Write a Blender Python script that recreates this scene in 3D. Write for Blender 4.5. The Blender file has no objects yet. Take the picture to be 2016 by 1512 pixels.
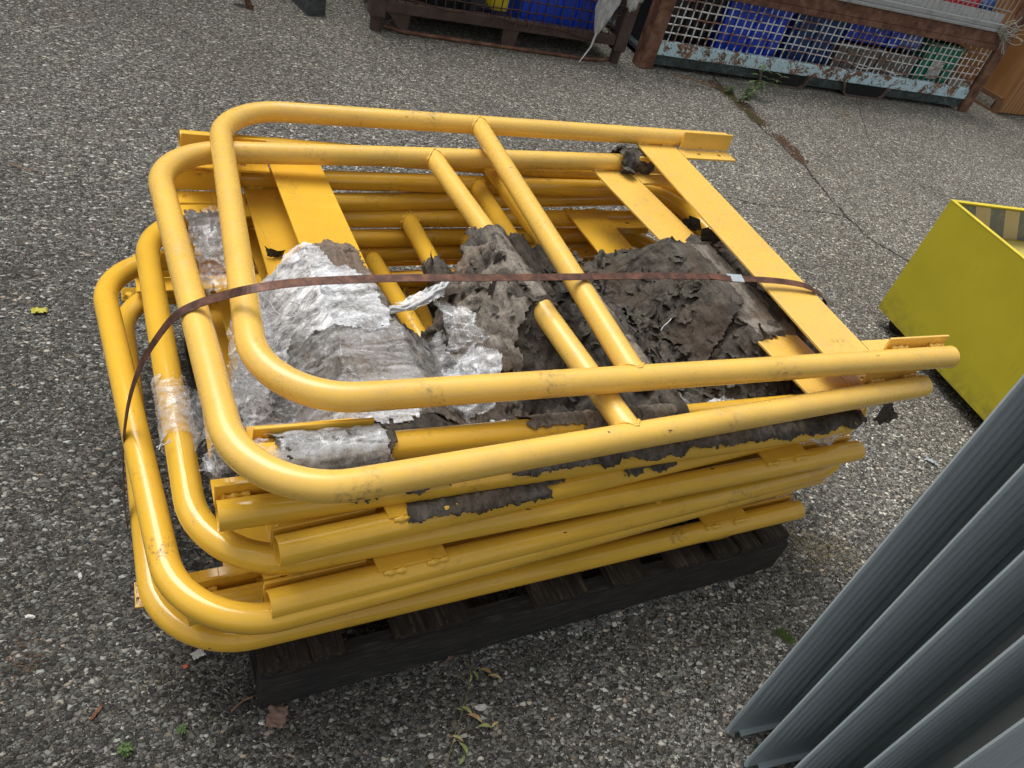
import bpy, math, random
import numpy as np
from mathutils import Vector, Matrix, noise as mn
random.seed(7)
S = bpy.context.scene
COL = S.collection

# ------------------------------------------------------------------ camera
F_PX = 1544.276
BC = ((0.910725, 0.050556, -0.409907), (-0.332473, 0.678564, -0.654991), (0.245034, 0.7328, 0.634793))
CH = 1.45
cd = bpy.data.cameras.new("camera"); cam = bpy.data.objects.new("camera", cd); COL.objects.link(cam)
cd.sensor_width = 36; cd.lens = F_PX * 36 / 2016; cd.clip_start = .05; cd.clip_end = 500
cam.matrix_world = Matrix.Translation((0, 0, CH)) @ Matrix(BC).to_4x4()
S.camera = cam

# ------------------------------------------------------------------ light
SUN_EL, SUN_AZ = math.radians(62), math.radians(-25)
w = bpy.data.worlds.new("World"); S.world = w; w.use_nodes = True
nt = w.node_tree; nt.nodes.clear()
sky = nt.nodes.new('ShaderNodeTexSky'); sky.sky_type = 'NISHITA'; sky.sun_disc = False
sky.sun_elevation = SUN_EL; sky.sun_rotation = SUN_AZ; sky.air_density = 1; sky.dust_density = 5; sky.ozone_density = 1
hs = nt.nodes.new('ShaderNodeHueSaturation'); hs.inputs['Saturation'].default_value = .15
bg = nt.nodes.new('ShaderNodeBackground'); bg.inputs[1].default_value = .12
wo = nt.nodes.new('ShaderNodeOutputWorld')
nt.links.new(sky.outputs[0], hs.inputs['Color']); nt.links.new(hs.outputs[0], bg.inputs[0]); nt.links.new(bg.outputs[0], wo.inputs[0])
sd = bpy.data.lights.new("sun", 'SUN'); sd.energy = 1.1; sd.angle = math.radians(40); sd.color = (1, .96, .9)
sun = bpy.data.objects.new("sun", sd); COL.objects.link(sun)
sdir = Vector((math.sin(SUN_AZ) * math.cos(SUN_EL), math.cos(SUN_AZ) * math.cos(SUN_EL), math.sin(SUN_EL)))
sun.rotation_euler = sdir.to_track_quat('Z', 'Y').to_euler()
S.view_settings.view_transform = 'Standard'; S.view_settings.look = 'None'
S.view_settings.exposure = 0.66; S.view_settings.gamma = 1
S.cycles.max_bounces = 8; S.cycles.transparent_max_bounces = 16

# ------------------------------------------------------------------ helpers
def G(px, py, z=0.0):
    d = ((px - 1008) / F_PX, -(py - 756) / F_PX, -1.0)
    r = [BC[i][0] * d[0] + BC[i][1] * d[1] + BC[i][2] * d[2] for i in range(3)]
    t = (z - CH) / r[2]
    return Vector((t * r[0], t * r[1], z))

class MB:
    def __init__(s): s.v = []; s.f = []; s.sm = []
    def add(s, vs, fs, smooth=False):
        o = len(s.v); s.v += [tuple(v) for v in vs]; s.f += [tuple(i + o for i in f) for f in fs]; s.sm += [smooth] * len(fs)
    def box(s, a, b, M=None):
        (x0, y0, z0), (x1, y1, z1) = a, b
        vs = [Vector(p) for p in ((x0,y0,z0),(x1,y0,z0),(x1,y1,z0),(x0,y1,z0),(x0,y0,z1),(x1,y0,z1),(x1,y1,z1),(x0,y1,z1))]
        if M: vs = [M @ v for v in vs]
        s.add(vs, [(0,3,2,1),(4,5,6,7),(0,1,5,4),(1,2,6,5),(2,3,7,6),(3,0,4,7)])
    def prism(s, pts, h, M=None, axis='z'):
        n = len(pts)
        if axis == 'z': vs = [Vector((p[0], p[1], 0)) for p in pts] + [Vector((p[0], p[1], h)) for p in pts]
        elif axis == 'y': vs = [Vector((p[0], 0, p[1])) for p in pts] + [Vector((p[0], h, p[1])) for p in pts]
        else: vs = [Vector((0, p[0], p[1])) for p in pts] + [Vector((h, p[0], p[1])) for p in pts]
        if M: vs = [M @ v for v in vs]
        s.add(vs, [tuple(range(n))[::-1], tuple(range(n, 2*n))] + [(i, (i+1) % n, (i+1) % n + n, i + n) for i in range(n)])
    def tube(s, pts, r, n=20, hollow=0, jit=0, closed=False, caps=True):
        pts = [Vector(p) for p in pts]; m = len(pts); rings = []
        t0 = (pts[1] - pts[0]).normalized()
        ref = Vector((0, 0, 1)) if abs(t0.z) < .9 else Vector((1, 0, 0))
        nrm = (ref - t0 * ref.dot(t0)).normalized(); prev = t0
        for i, p in enumerate(pts):
            if closed: t = (pts[(i+1) % m] - pts[i-1]).normalized()
            elif i == 0: t = t0
            elif i == m - 1: t = (pts[-1] - pts[-2]).normalized()
            else: t = ((pts[i+1] - p).normalized() + (p - pts[i-1]).normalized()).normalized()
            nrm = (nrm - t * nrm.dot(t)).normalized(); b = t.cross(nrm)
            rr = r(i) if callable(r) else r
            rg = []
            for k in range(n):
                a = 2 * math.pi * k / n
                q = rr * (1 + (jit * mn.noise(p * 300 + Vector((k, 0, 0))) if jit else 0))
                rg.append(p + (nrm * math.cos(a) + b * math.sin(a)) * q)
            rings.append(rg)
        vs = [v for rg in rings for v in rg]; fs = []
        mm = m if closed else m - 1
        for i in range(mm):
            j = (i + 1) % m
            for k in range(n): fs.append((i*n+k, i*n+(k+1) % n, j*n+(k+1) % n, j*n+k))
        s.add(vs, fs, True)
        if closed or not caps: return
        for e in (0, m - 1):
            c = pts[e]; rg = rings[e]
            t = (pts[1] - pts[0]).normalized() if e == 0 else (pts[-2] - pts[-1]).normalized()
            if hollow:
                inn = [c + (v - c) * (1 - hollow) for v in rg]; deep = [v + t * .12 for v in inn]
                vs = rg + inn + deep
                fs = [(k, (k+1) % n, n+(k+1) % n, n+k) for k in range(n)] + [(n+k, n+(k+1) % n, 2*n+(k+1) % n, 2*n+k) for k in range(n)] + [tuple(range(2*n, 3*n))]
                s.add(vs, fs)
            else: s.add(rg, [tuple(range(n))])
    def obj(s, name, mat, parent=None, **kw):
        me = bpy.data.meshes.new(name); me.from_pydata(s.v, [], s.f)
        me.polygons.foreach_set('use_smooth', s.sm); me.materials.append(mat); me.update()
        o = bpy.data.objects.new(name, me); COL.objects.link(o)
        if parent: o.parent = parent
        for k, v in kw.items(): o[k] = v
        return o

def bevel(o, w=.002, seg=2):
    m = o.modifiers.new('bevel', 'BEVEL'); m.width = w; m.segments = seg; m.limit_method = 'ANGLE'; m.angle_limit = math.radians(40)
    return o
def thing(name, label, cat, loc=(0, 0, 0), group=None, M=None):
    o = bpy.data.objects.new(name, None); COL.objects.link(o); o.empty_display_size = .1
    if M is not None: o.matrix_world = M
    else: o.location = loc
    o['label'] = label; o['category'] = cat
    if group: o['group'] = group
    return o
def tag(o, label, cat, group=None):
    o['label'] = label; o['category'] = cat
    if group: o['group'] = group
    return o
def RZ(loc, a): return Matrix.Translation(loc) @ Matrix.Rotation(a, 4, 'Z')
def fbm(p, o=4): return mn.fractal(p, 1.0, 2.0, o)

# ------------------------------------------------------------------ materials
class NT:
    def __init__(s, name):
        s.m = bpy.data.materials.new(name); s.m.use_nodes = True; s.t = s.m.node_tree; s.n = s.t.nodes; s.n.clear()
        s.out = s.n.new('ShaderNodeOutputMaterial'); s.b = s.n.new('ShaderNodeBsdfPrincipled'); s.l(s.b, 0, s.out, 0)
        tc = s.n.new('ShaderNodeTexCoord'); s.co = (tc, 3)
    def l(s, a, ao, b, bi): s.t.links.new(a.outputs[ao], b.inputs[bi])
    def set(s, node, k, v):
        if isinstance(v, tuple) and hasattr(v[0], 'outputs'): s.t.links.new(v[0].outputs[v[1]], node.inputs[k])
        else:
            if isinstance(v, (tuple, list)) and len(v) == 3 and node.inputs[k].type == 'RGBA': v = (*v, 1)
            node.inputs[k].default_value = v
    def noise(s, sc, det=4, rough=.55, dist=0, co=None, sx=None):
        n = s.n.new('ShaderNodeTexNoise'); n.inputs['Scale'].default_value = sc; n.inputs['Detail'].default_value = det
        n.inputs['Roughness'].default_value = rough; n.inputs['Distortion'].default_value = dist
        c = co or s.co
        if sx: c = s.mapping(c, sx)
        s.l(c[0], c[1], n, 'Vector'); return (n, 0)
    def mapping(s, c, scale, rot=(0, 0, 0)):
        m = s.n.new('ShaderNodeMapping'); m.inputs['Scale'].default_value = scale; m.inputs['Rotation'].default_value = rot
        s.l(c[0], c[1], m, 'Vector'); return (m, 0)
    def ramp(s, x, stops, interp='LINEAR'):
        r = s.n.new('ShaderNodeValToRGB'); r.color_ramp.interpolation = interp; e = r.color_ramp.elements
        while len(e) < len(stops): e.new(.5)
        for q, (p, c) in zip(e, stops):
            q.position = p; q.color = (c, c, c, 1) if isinstance(c, (int, float)) else (*c, 1)
        s.l(x[0], x[1], r, 0); return (r, 0)
    def math(s, op, a, b=0, clamp=False):
        m = s.n.new('ShaderNodeMath'); m.operation = op; m.use_clamp = clamp
        s.set(m, 0, a); s.set(m, 1, b); return (m, 0)
    def mix(s, f, a, b, mode='MIX'):
        m = s.n.new('ShaderNodeMix'); m.data_type = 'RGBA'; m.blend_type = mode
        for idx, v in ((0, f), (6, a), (7, b)):
            if isinstance(v, tuple) and hasattr(v[0], 'outputs'): s.t.links.new(v[0].outputs[v[1]], m.inputs[idx])
            else: m.inputs[idx].default_value = v if idx == 0 else (*v, 1)
        return (m, 2)
    def bump(s, h, strength=.3, dist=.002, prev=None):
        b = s.n.new('ShaderNodeBump'); b.inputs['Strength'].default_value = strength; b.inputs['Distance'].default_value = dist
        s.set(b, 'Height', h)
        if prev: s.set(b, 'Normal', prev)
        return (b, 0)
    def pr(s, **kw):
        names = dict(color='Base Color', rough='Roughness', metal='Metallic', normal='Normal', coat='Coat Weight', coatr='Coat Roughness', spec='Specular IOR Level', alpha='Alpha', trans='Transmission Weight', sss='Subsurface Weight')
        for k, v in kw.items(): s.set(s.b, names[k], v)
        return s.m

def yellow_paint(name, base, dust, rough, speck):
    a = NT(name); gp = a.n.new('ShaderNodeNewGeometry'); a.co = (gp, 0)
    big = a.noise(7, 3); mid = a.noise(45, 5, .65); fine = a.noise(260, 5, .7)
    geo = a.n.new('ShaderNodeNewGeometry'); sep = a.n.new('ShaderNodeSeparateXYZ'); a.l(geo, 1, sep, 0)
    up = a.ramp((sep, 2), [(.0, .25), (.9, 1)])
    d = a.math('MULTIPLY', a.ramp(mid, [(.42, 0), (.70, 1)]), a.ramp(big, [(.3, .4), (.65, 1)]))
    d = a.math('MULTIPLY', d, up); d = a.math('MULTIPLY', d, dust)
    c = a.mix(a.ramp(big, [(.35, 0), (.7, 1)]), base, tuple(x * .9 for x in base))
    c = a.mix(d, c, (.50, .35, .16))
    spot = a.math('MULTIPLY', a.ramp(fine, [(.60, 0), (.68, 1)]), a.ramp(a.noise(14, 3), [(.48, 0), (.62, 1)]))
    c = a.mix(a.math('MULTIPLY', spot, speck), c, (.10, .075, .05))
    grime = a.math('MULTIPLY', a.ramp(a.noise(8, 4, .6), [(.585, 0), (.70, 1)]), a.ramp(a.noise(110, 7, .78), [(.49, 0), (.62, 1)]))
    c = a.mix(a.math('MULTIPLY', grime, .75), c, (.06, .05, .04))
    chip = a.math('MULTIPLY', a.ramp(a.noise(75, 3, .6, sx=(.35, 1, 1)), [(.725, 0), (.74, 1)]), a.ramp(a.noise(6, 2), [(.47, 0), (.55, 1)]))
    c = a.mix(chip, c, (.16, .07, .035))
    r = a.math('ADD', a.math('MULTIPLY', d, .45), rough, True); r = a.math('ADD', r, a.math('MULTIPLY', grime, .4), True)
    bp = a.bump(a.noise(180, 3, .6), .06, .001)
    bp = a.bump(a.noise(12, 2), .05, .01, bp)
    return a.pr(color=c, rough=r, normal=bp, coat=.15, coatr=.1, spec=.45)
M_YT = yellow_paint('yellow_paint_weathered', (.80, .50, .10), .42, .25, .9)
M_YG = yellow_paint('yellow_paint_gloss', (.77, .45, .045), .12, .10, .6)

def mk_asphalt():
    a = NT('asphalt'); geo = a.n.new('ShaderNodeNewGeometry'); P = (geo, 0)
    wn = a.n.new('ShaderNodeTexNoise'); wn.inputs['Scale'].default_value = 120; wn.inputs['Detail'].default_value = 2; a.l(P[0], 0, wn, 'Vector')
    wa = a.n.new('ShaderNodeVectorMath'); wa.operation = 'MULTIPLY_ADD'; a.l(wn, 1, wa, 0); wa.inputs[1].default_value = (.0055,)*3; a.l(P[0], 0, wa, 2)
    CO = (wa, 0)
    big = a.noise(.8, 4, .6, co=P); mid = a.noise(5, 5, .6, co=P)
    col = a.mix(mid, (.012, .012, .0115), (.026, .025, .023)); h = a.math('MULTIPLY', a.noise(900, 3, .7, co=P), .15)
    first = True
    for sc, thr, lo, hh, sh in ((290, .25, .05, .35, 3.1), (155, .30, .06, .6, 7.7), (92, .46, .07, 1.0, 1.3)):
        m = a.mapping(CO, (1, 1.25, 0), (0, 0, sh)); 
        v = a.n.new('ShaderNodeTexVoronoi'); v.voronoi_dimensions = '2D'; v.inputs['Scale'].default_value = sc; a.l(m[0], 0, v, 'Vector')
        e = a.n.new('ShaderNodeTexVoronoi'); e.voronoi_dimensions = '2D'; e.feature = 'DISTANCE_TO_EDGE'; e.inputs['Scale'].default_value = sc; a.l(m[0], 0, e, 'Vector')
        sp = a.n.new('ShaderNodeSeparateColor'); a.l(v, 1, sp, 0)
        pick = a.math('GREATER_THAN', (sp, 0), thr)
        shp = a.ramp((e, 0), [(lo, 0), (lo + .07, 1)])
        mask = a.math('MULTIPLY', pick, shp)
        sc_ = a.ramp((sp, 1), [(0, (.042, .041, .038)), (.3, (.13, .127, .117)), (.65, (.25, .244, .225)), (.88, (.42, .41, .38)), (1, (.78, .77, .73))])
        tint = a.ramp((sp, 2), [(0, (1, .96, .90)), (.5, (1, 1, 1)), (.85, (.93, 1, 1)), (1, (1.0, .84, .68))])
        sc_ = a.mix(1.0, sc_, tint, 'MULTIPLY')
        sc_ = a.mix(.35, sc_, a.ramp(a.noise(700, 3, .7, co=P), [(.3, .04), (.7, .35)]), 'OVERLAY')
        col = a.mix(mask, col, sc_)
        dome = a.math('MULTIPLY', a.math('MULTIPLY', a.ramp((e, 0), [(lo, 0), (lo + .22, 1)], 'EASE'), pick), hh)
        h = a.math('MAXIMUM', h, dome)
    # dirt films, and a tone gradient darker nearby and lighter far off
    dirt = a.math('MULTIPLY', a.ramp(big, [(.42, 0), (.6, 1)]), a.ramp(mid, [(.35, .2), (.65, .8)]))
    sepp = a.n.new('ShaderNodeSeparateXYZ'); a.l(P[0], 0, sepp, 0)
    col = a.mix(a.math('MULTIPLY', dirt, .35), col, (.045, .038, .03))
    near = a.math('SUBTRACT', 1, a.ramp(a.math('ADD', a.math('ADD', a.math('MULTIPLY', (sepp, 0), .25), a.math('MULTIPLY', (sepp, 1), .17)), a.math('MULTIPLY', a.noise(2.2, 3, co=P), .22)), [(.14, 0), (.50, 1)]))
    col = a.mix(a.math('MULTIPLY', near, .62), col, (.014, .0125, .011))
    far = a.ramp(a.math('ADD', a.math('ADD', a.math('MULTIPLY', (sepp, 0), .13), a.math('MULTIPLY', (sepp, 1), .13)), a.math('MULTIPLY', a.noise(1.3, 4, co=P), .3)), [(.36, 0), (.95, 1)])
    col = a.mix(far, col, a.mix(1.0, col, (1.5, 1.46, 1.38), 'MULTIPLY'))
    stain = a.math('MULTIPLY', a.ramp(a.noise(1.7, 5, .65, co=P), [(.62, 0), (.72, 1)]), .35)
    col = a.mix(stain, col, (.16, .10, .05))
    bp = a.bump(h, .9, .0035)
    bp = a.bump(a.noise(18, 3, co=P), .25, .01, bp)
    return a.pr(color=col, rough=a.ramp(mid, [(.3, .7), (.7, .9)]), normal=bp, spec=.18)
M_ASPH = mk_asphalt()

def rough_mat(name, stops, sc=20, rough=.7, bump=.3, bd=.003, metal=0, sx=None, det=6, fine=None, spec=.4):
    a = NT(name); n = a.noise(sc, det, .65, .3, sx=sx); c = a.ramp(n, stops)
    if fine: c = a.mix(a.ramp(a.noise(sc * 6, 5, .7), [(.5, 0), (.62, 1)]), c, fine)
    bp = a.bump(a.noise(sc * 3, 6, .7, sx=sx), bump, bd)
    return a.pr(color=c, rough=rough, metal=metal, normal=bp, spec=spec)
M_PALLET = rough_mat('dark_weathered_wood', [(.3, (.010, .008, .0065)), (.52, (.045, .034, .026)), (.70, (.13, .10, .075))], 10, .8, .9, .008, sx=(14, 1.2, 14))
M_PALLETX = rough_mat('dark_weathered_wood_long', [(.3, (.011, .010, .009)), (.55, (.036, .032, .029)), (.72, (.095, .088, .080))], 14, .8, .7, .005, sx=(1.2, 14, 14))
M_STRAP = rough_mat('rusty_strap_steel', [(.3, (.03, .016, .012)), (.5, (.095, .042, .028)), (.68, (.19, .085, .05))], 45, .5, .2, .001, .3)
M_PAPER = None
def mk_paper(name, k=1.0):
    a = NT(name)
    n = a.noise(16, 8, .75, .8); f = a.noise(90, 6, .75, .8); g = a.noise(4, 3)
    c = a.ramp(n, [(.30, (.018*k, .0165*k, .0145*k)), (.43, (.052*k, .046*k, .04*k)), (.55, (.115*k, .102*k, .088*k)), (.68, (.23*k, .212*k, .19*k))])
    c = a.mix(a.ramp(f, [(.46, 0), (.66, .45)]), c, (.17*k, .135*k, .10*k))
    c = a.mix(a.ramp(g, [(.55, 0), (.68, .35)]), c, (.05*k, .06*k, .03*k))
    c = a.mix(a.ramp(a.noise(60, 6, .7, .6, sx=(1, .12, 1)), [(.42, 0), (.62, .5)]), c, (.27*k, .235*k, .19*k))
    c = a.mix(a.ramp(a.noise(7, 4, .6), [(.5, 0), (.62, .45)]), c, (.13*k, .08*k, .05*k))
    vor = a.n.new('ShaderNodeTexVoronoi'); vor.feature = 'DISTANCE_TO_EDGE'; vor.inputs['Scale'].default_value = 26
    wv = a.n.new('ShaderNodeVectorMath'); wv.operation = 'MULTIPLY_ADD'; nn = a.noise(20, 4, .6); a.t.links.new(nn[0].outputs[1], wv.inputs[0]); wv.inputs[1].default_value = (.12,)*3
    a.l(a.co[0], a.co[1], wv, 2); a.l(wv, 0, vor, 'Vector')
    crack = a.ramp((vor, 0), [(.0, 1), (.035, 0)])
    c = a.mix(a.math('MULTIPLY', crack, .6), c, (.012, .01, .008))
    b1 = a.bump((vor, 0), .35, .006); b2 = a.bump(a.noise(40, 6, .65, .8, sx=(1, .3, 1)), .6, .007, b1); b3 = a.bump(a.noise(240, 5, .7, sx=(1, .35, 1)), .5, .002, b2)
    return a.pr(color=c, rough=.82, normal=b3, spec=.25)
M_PAPER = mk_paper('weathered_brown_paper', .58); M_PAPERG = mk_paper('weathered_grey_paper', 1.25)

def mk_film(name, lo, hi, sc=60, rot=0.6, sx=(1, .14, 1), col=(.78, .80, .82)):
    a = NT(name)
    co = a.mapping(a.co, sx, (0, 0, rot))
    n1 = a.noise(sc, 5, .6, .8, co=co); n2 = a.noise(11, 5, .65); n3 = a.noise(sc * 3, 4, .65, 1.2)
    f = a.math('ADD', a.math('MULTIPLY', a.ramp(n1, [(.38, 0), (.62, 1)]), .6), a.math('MULTIPLY', a.ramp(n3, [(.4, 0), (.65, 1)]), .4))
    f = a.math('ADD', f, a.math('MULTIPLY', a.math('SUBTRACT', n2, .5), .9))
    f = a.ramp(f, [(.1, lo), (.85, hi)])
    bp = a.bump(n1, .4, .006); bp = a.bump(n3, .25, .003, bp)
    cc = a.ramp(n1, [(.3, tuple(x * .8 for x in col)), (.6, col)])
    a.pr(color=cc, rough=.14, normal=bp, spec=1.0, coat=.5, coatr=.08)
    tr = a.n.new('ShaderNodeBsdfTransparent'); mx = a.n.new('ShaderNodeMixShader')
    a.l(f[0], f[1], mx, 0); a.l(tr, 0, mx, 1); a.l(a.b, 0, mx, 2); a.l(mx, 0, a.out, 0)
    return a.m
M_FILM = mk_film('plastic_film_dense', .25, .92, 38, .25, (.16, 1, 1), (.88, .90, .93))
M_FILMT = mk_film('plastic_film_sheer', .04, .42, 45, .9, (.22, 1, 1))
M_FILMC = mk_film('plastic_film_crumpled', .10, .72, 90, .2, (1, .6, 1))

M_GREY = None
def mk_greypost():
    a = NT('grey_coated_steel'); n = a.noise(90, 3)
    c = a.mix(a.ramp(a.noise(4, 3), [(.3, 0), (.7, 1)]), (.29, .34, .36), (.33, .38, .40))
    c = a.mix(a.ramp(a.noise(300, 4, .7), [(.66, 0), (.72, .5)]), c, (.09, .09, .085))
    return a.pr(color=c, rough=.42, normal=a.bump(n, .04, .002), spec=.55)
M_GREY = mk_greypost()
def mk_ybox():
    a = NT('olive_yellow_paint')
    c = a.mix(a.ramp(a.noise(5, 5, .6), [(.3, 0), (.7, 1)]), (.43, .36, .014), (.50, .42, .022))
    c = a.mix(a.ramp(a.noise(150, 5, .7), [(.58, 0), (.75, .35)]), c, (.25, .2, .03))
    sz = a.n.new('ShaderNodeSeparateXYZ'); a.l(a.co[0], a.co[1], sz, 0)
    low = a.math('MULTIPLY', a.ramp(a.math('ADD', (sz, 2), a.math('MULTIPLY', a.noise(9, 4, .7), .16)), [(.14, 1), (.24, 0)]), a.ramp(a.noise(30, 5, .7), [(.4, .1), (.65, .6)]))
    c = a.mix(low, c, (.12, .10, .03)); run = a.math('MULTIPLY', a.ramp(a.noise(26, 4, .6, sx=(1, 1, .08)), [(.6, 0), (.7, .4)]), a.ramp(a.noise(4, 3), [(.5, 0), (.6, 1)]))
    c = a.mix(run, c, (.22, .17, .02))
    return a.pr(color=c, rough=.5, normal=a.bump(a.noise(160, 3), .08, .002))
M_YBOX = mk_ybox()
def mk_plain(name, col, rough=.5, metal=0, var=.25, sc=25, dirt=(.05, .045, .04), dk=.3):
    a = NT(name); c = a.mix(a.ramp(a.noise(sc, 5, .65), [(.3, 0), (.7, 1)]), tuple(x * (1 - var) for x in col), col)
    c = a.mix(a.ramp(a.noise(sc * .6, 6, .7), [(.52, 0), (.75, dk)]), c, dirt)
    return a.pr(color=c, rough=rough, metal=metal, normal=a.bump(a.noise(sc * 4, 3), .1, .002))
M_RUST = rough_mat('rusted_steel', [(.3, (.06, .03, .02)), (.5, (.15, .07, .042)), (.68, (.25, .135, .085)), (.8, (.38, .30, .24))], 14, .8, .5, .003)
M_BROWN = rough_mat('dark_brown_steel', [(.3, (.045, .028, .024)), (.6, (.085, .055, .045)), (.8, (.17, .09, .055))], 12, .6, .25, .002)
M_WIREB = rough_mat('rusty_wire', [(.3, (.03, .015, .01)), (.6, (.07, .03, .018)), (.8, (.16, .07, .03))], 30, .7, .3, .001)
def mk_wire():
    a = NT('galvanised_wire'); c = a.mix(a.ramp(a.noise(6, 4, .7, sx=(1, 1, 3)), [(.48, 0), (.58, 1)]), (.75, .75, .73), (.26, .14, .09))
    return a.pr(color=c, rough=.5)
M_WIRE = mk_wire()
def mk_bluerust():
    a = NT('chipped_light_blue_paint')
    m = a.ramp(a.math('ADD', a.math('MULTIPLY', a.noise(7, 9, .8, .5), .75), a.math('MULTIPLY', a.noise(70, 5, .7), .3)), [(.52, 0), (.545, 1)])
    rust = a.ramp(a.noise(18, 6, .7), [(.3, (.06, .025, .012)), (.55, (.22, .10, .045)), (.75, (.42, .28, .18))])
    c = a.mix(m, (.50, .70, .76), rust)
    return a.pr(color=c, rough=.7, normal=a.bump(a.math('ADD', m, a.noise(90, 4)), .4, .002))
M_BRUST = mk_bluerust()
M_SKIRT = rough_mat('teal_grimy_steel', [(.3, (.015, .016, .015)), (.55, (.05, .07, .068)), (.75, (.13, .17, .16))], 14, .8, .4, .003)
M_ALU = mk_plain('light_grey_galvanised_rail', (.42, .43, .43), .45, .3, dk=.45)
M_BLUE = mk_plain('blue_plastic', (.018, .085, .72), .35, dk=.15); M_BLUED = mk_plain('dark_blue_plastic', (.012, .06, .22), .4)
M_BLACKP = mk_plain('black_plastic', (.012, .014, .018), .45); M_GREYP = mk_plain('grey_plastic', (.20, .19, .18), .55)
M_GREEN = mk_plain('green_plastic', (.010, .24, .15), .35); M_RED = mk_plain('red_plastic', (.55, .02, .03), .35)
M_BLUEB = mk_plain('pale_blue_plastic', (.14, .22, .62), .35); M_WHITE = mk_plain('off_white_sheet', (.55, .56, .55), .6)
M_YEL2 = mk_plain('bright_yellow_plastic', (.75, .60, .03), .4); M_CARD = mk_plain('brown_cardboard', (.22, .12, .06), .8)
M_RUBBER = mk_plain('black_rubber', (.012, .012, .013), .35); M_BEAM = rough_mat('dark_grey_timber', [(.3, (.03, .032, .035)), (.7, (.10, .105, .11))], 8, .8, .5, .004, sx=(1, 8, 8))
def mk_ply():
    a = NT('plywood'); wv = a.n.new('ShaderNodeTexWave'); wv.inputs['Scale'].default_value = 1.6; wv.inputs['Distortion'].default_value = 9; wv.inputs['Detail'].default_value = 3; wv.inputs['Detail Scale'].default_value = .6
    co = a.mapping(a.co, (2.2, 2.2, .45)); a.l(co[0], 0, wv, 'Vector')
    c = a.ramp((wv, 1), [(.1, (.34, .155, .05)), (.6, (.46, .24, .09)), (1, (.26, .10, .03))])
    c = a.mix(a.ramp(a.noise(120, 5, .7, sx=(1, 1, .1)), [(.4, 0), (.7, .4)]), c, (.2, .09, .03))
    return a.pr(color=c, rough=.55, normal=a.bump((wv, 1), .08, .002))
M_PLY = mk_ply()
def mk_hazard():
    a = NT('hazard_tape'); sp = a.n.new('ShaderNodeSeparateXYZ'); a.l(a.co[0], a.co[1], sp, 0)
    t = a.math('FRACT', a.math('DIVIDE', a.math('ADD', (sp, 0), a.math('MULTIPLY', (sp, 2), .75)), .15))
    m = a.math('GREATER_THAN', t, .5)
    c = a.mix(m, (.10, .115, .15), (.42, .34, .22)); c = a.mix(a.ramp(a.noise(40, 6, .7), [(.5, 0), (.7, .5)]), c, (.3, .25, .2))
    return a.pr(color=c, rough=.5)
M_HAZ = mk_hazard()
M_LEAF = mk_plain('green_leaf', (.085, .15, .035), .5, dirt=(.14, .16, .03)); M_LEAFD = mk_plain('dry_leaf', (.30, .17, .08), .7); M_STEM = mk_plain('weed_stem', (.16, .17, .06), .6)
M_MOSS = rough_mat('moss', [(.3, (.02, .035, .006)), (.6, (.055, .09, .012)), (.8, (.10, .12, .03))], 120, .9, .8, .004)
M_DEB = rough_mat('reddish_debris', [(.3, (.05, .03, .018)), (.6, (.14, .075, .04)), (.8, (.22, .15, .08))], 120, .9, .8, .004)
M_STONE = None
def mk_stone():
    a = NT('loose_stone'); oi = a.n.new('ShaderNodeNewGeometry')
    c = a.ramp((oi, 'Random Per Island'), [(0, (.06, .057, .052)), (.4, (.13, .122, .11)), (.8, (.22, .205, .18)), (.96, (.33, .31, .28)), (1, (.6, .58, .54))])
    c = a.mix(.3, c, a.ramp(a.noise(500, 4, .7), [(.3, .1), (.7, .6)]), 'OVERLAY')
    return a.pr(color=c, rough=.7, normal=a.bump(a.noise(600, 4), .3, .001))
M_STONE = mk_stone()
def mk_crack():
    a = NT('crack_shadow_gap'); at = a.n.new('ShaderNodeAttribute'); at.attribute_name = 'edge'
    n = a.noise(60, 6, .75); n2 = a.noise(5, 3)
    f = a.math('ADD', (at, 2), a.math('MULTIPLY', a.math('SUBTRACT', n, .5), 1.7)); f = a.math('SUBTRACT', f, a.math('MULTIPLY', n2, .35))
    f = a.ramp(f, [(.50, 0), (.72, .75)])
    a.pr(color=(.022, .02, .017), rough=.9)
    tr = a.n.new('ShaderNodeBsdfTransparent'); mx = a.n.new('ShaderNodeMixShader'); a.l(f[0], f[1], mx, 0); a.l(tr, 0, mx, 1); a.l(a.b, 0, mx, 2); a.l(mx, 0, a.out, 0)
    return a.m
M_CRACK = mk_crack()

# ------------------------------------------------------------------ ground
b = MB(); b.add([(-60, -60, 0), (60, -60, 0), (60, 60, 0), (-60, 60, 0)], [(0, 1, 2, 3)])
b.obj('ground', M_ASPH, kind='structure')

b = MB(); b.box((-14, 6.6, 0), (16, 6.9, 5.5)); wl = b.obj('reflection_wall', mk_plain('grey_brown_backdrop', (.16, .15, .14), .8)); tag(wl, 'plain grey building wall added behind the mesh containers to shape reflections', 'backdrop')  # wall added to shape the tube reflections, mostly out of view
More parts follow.
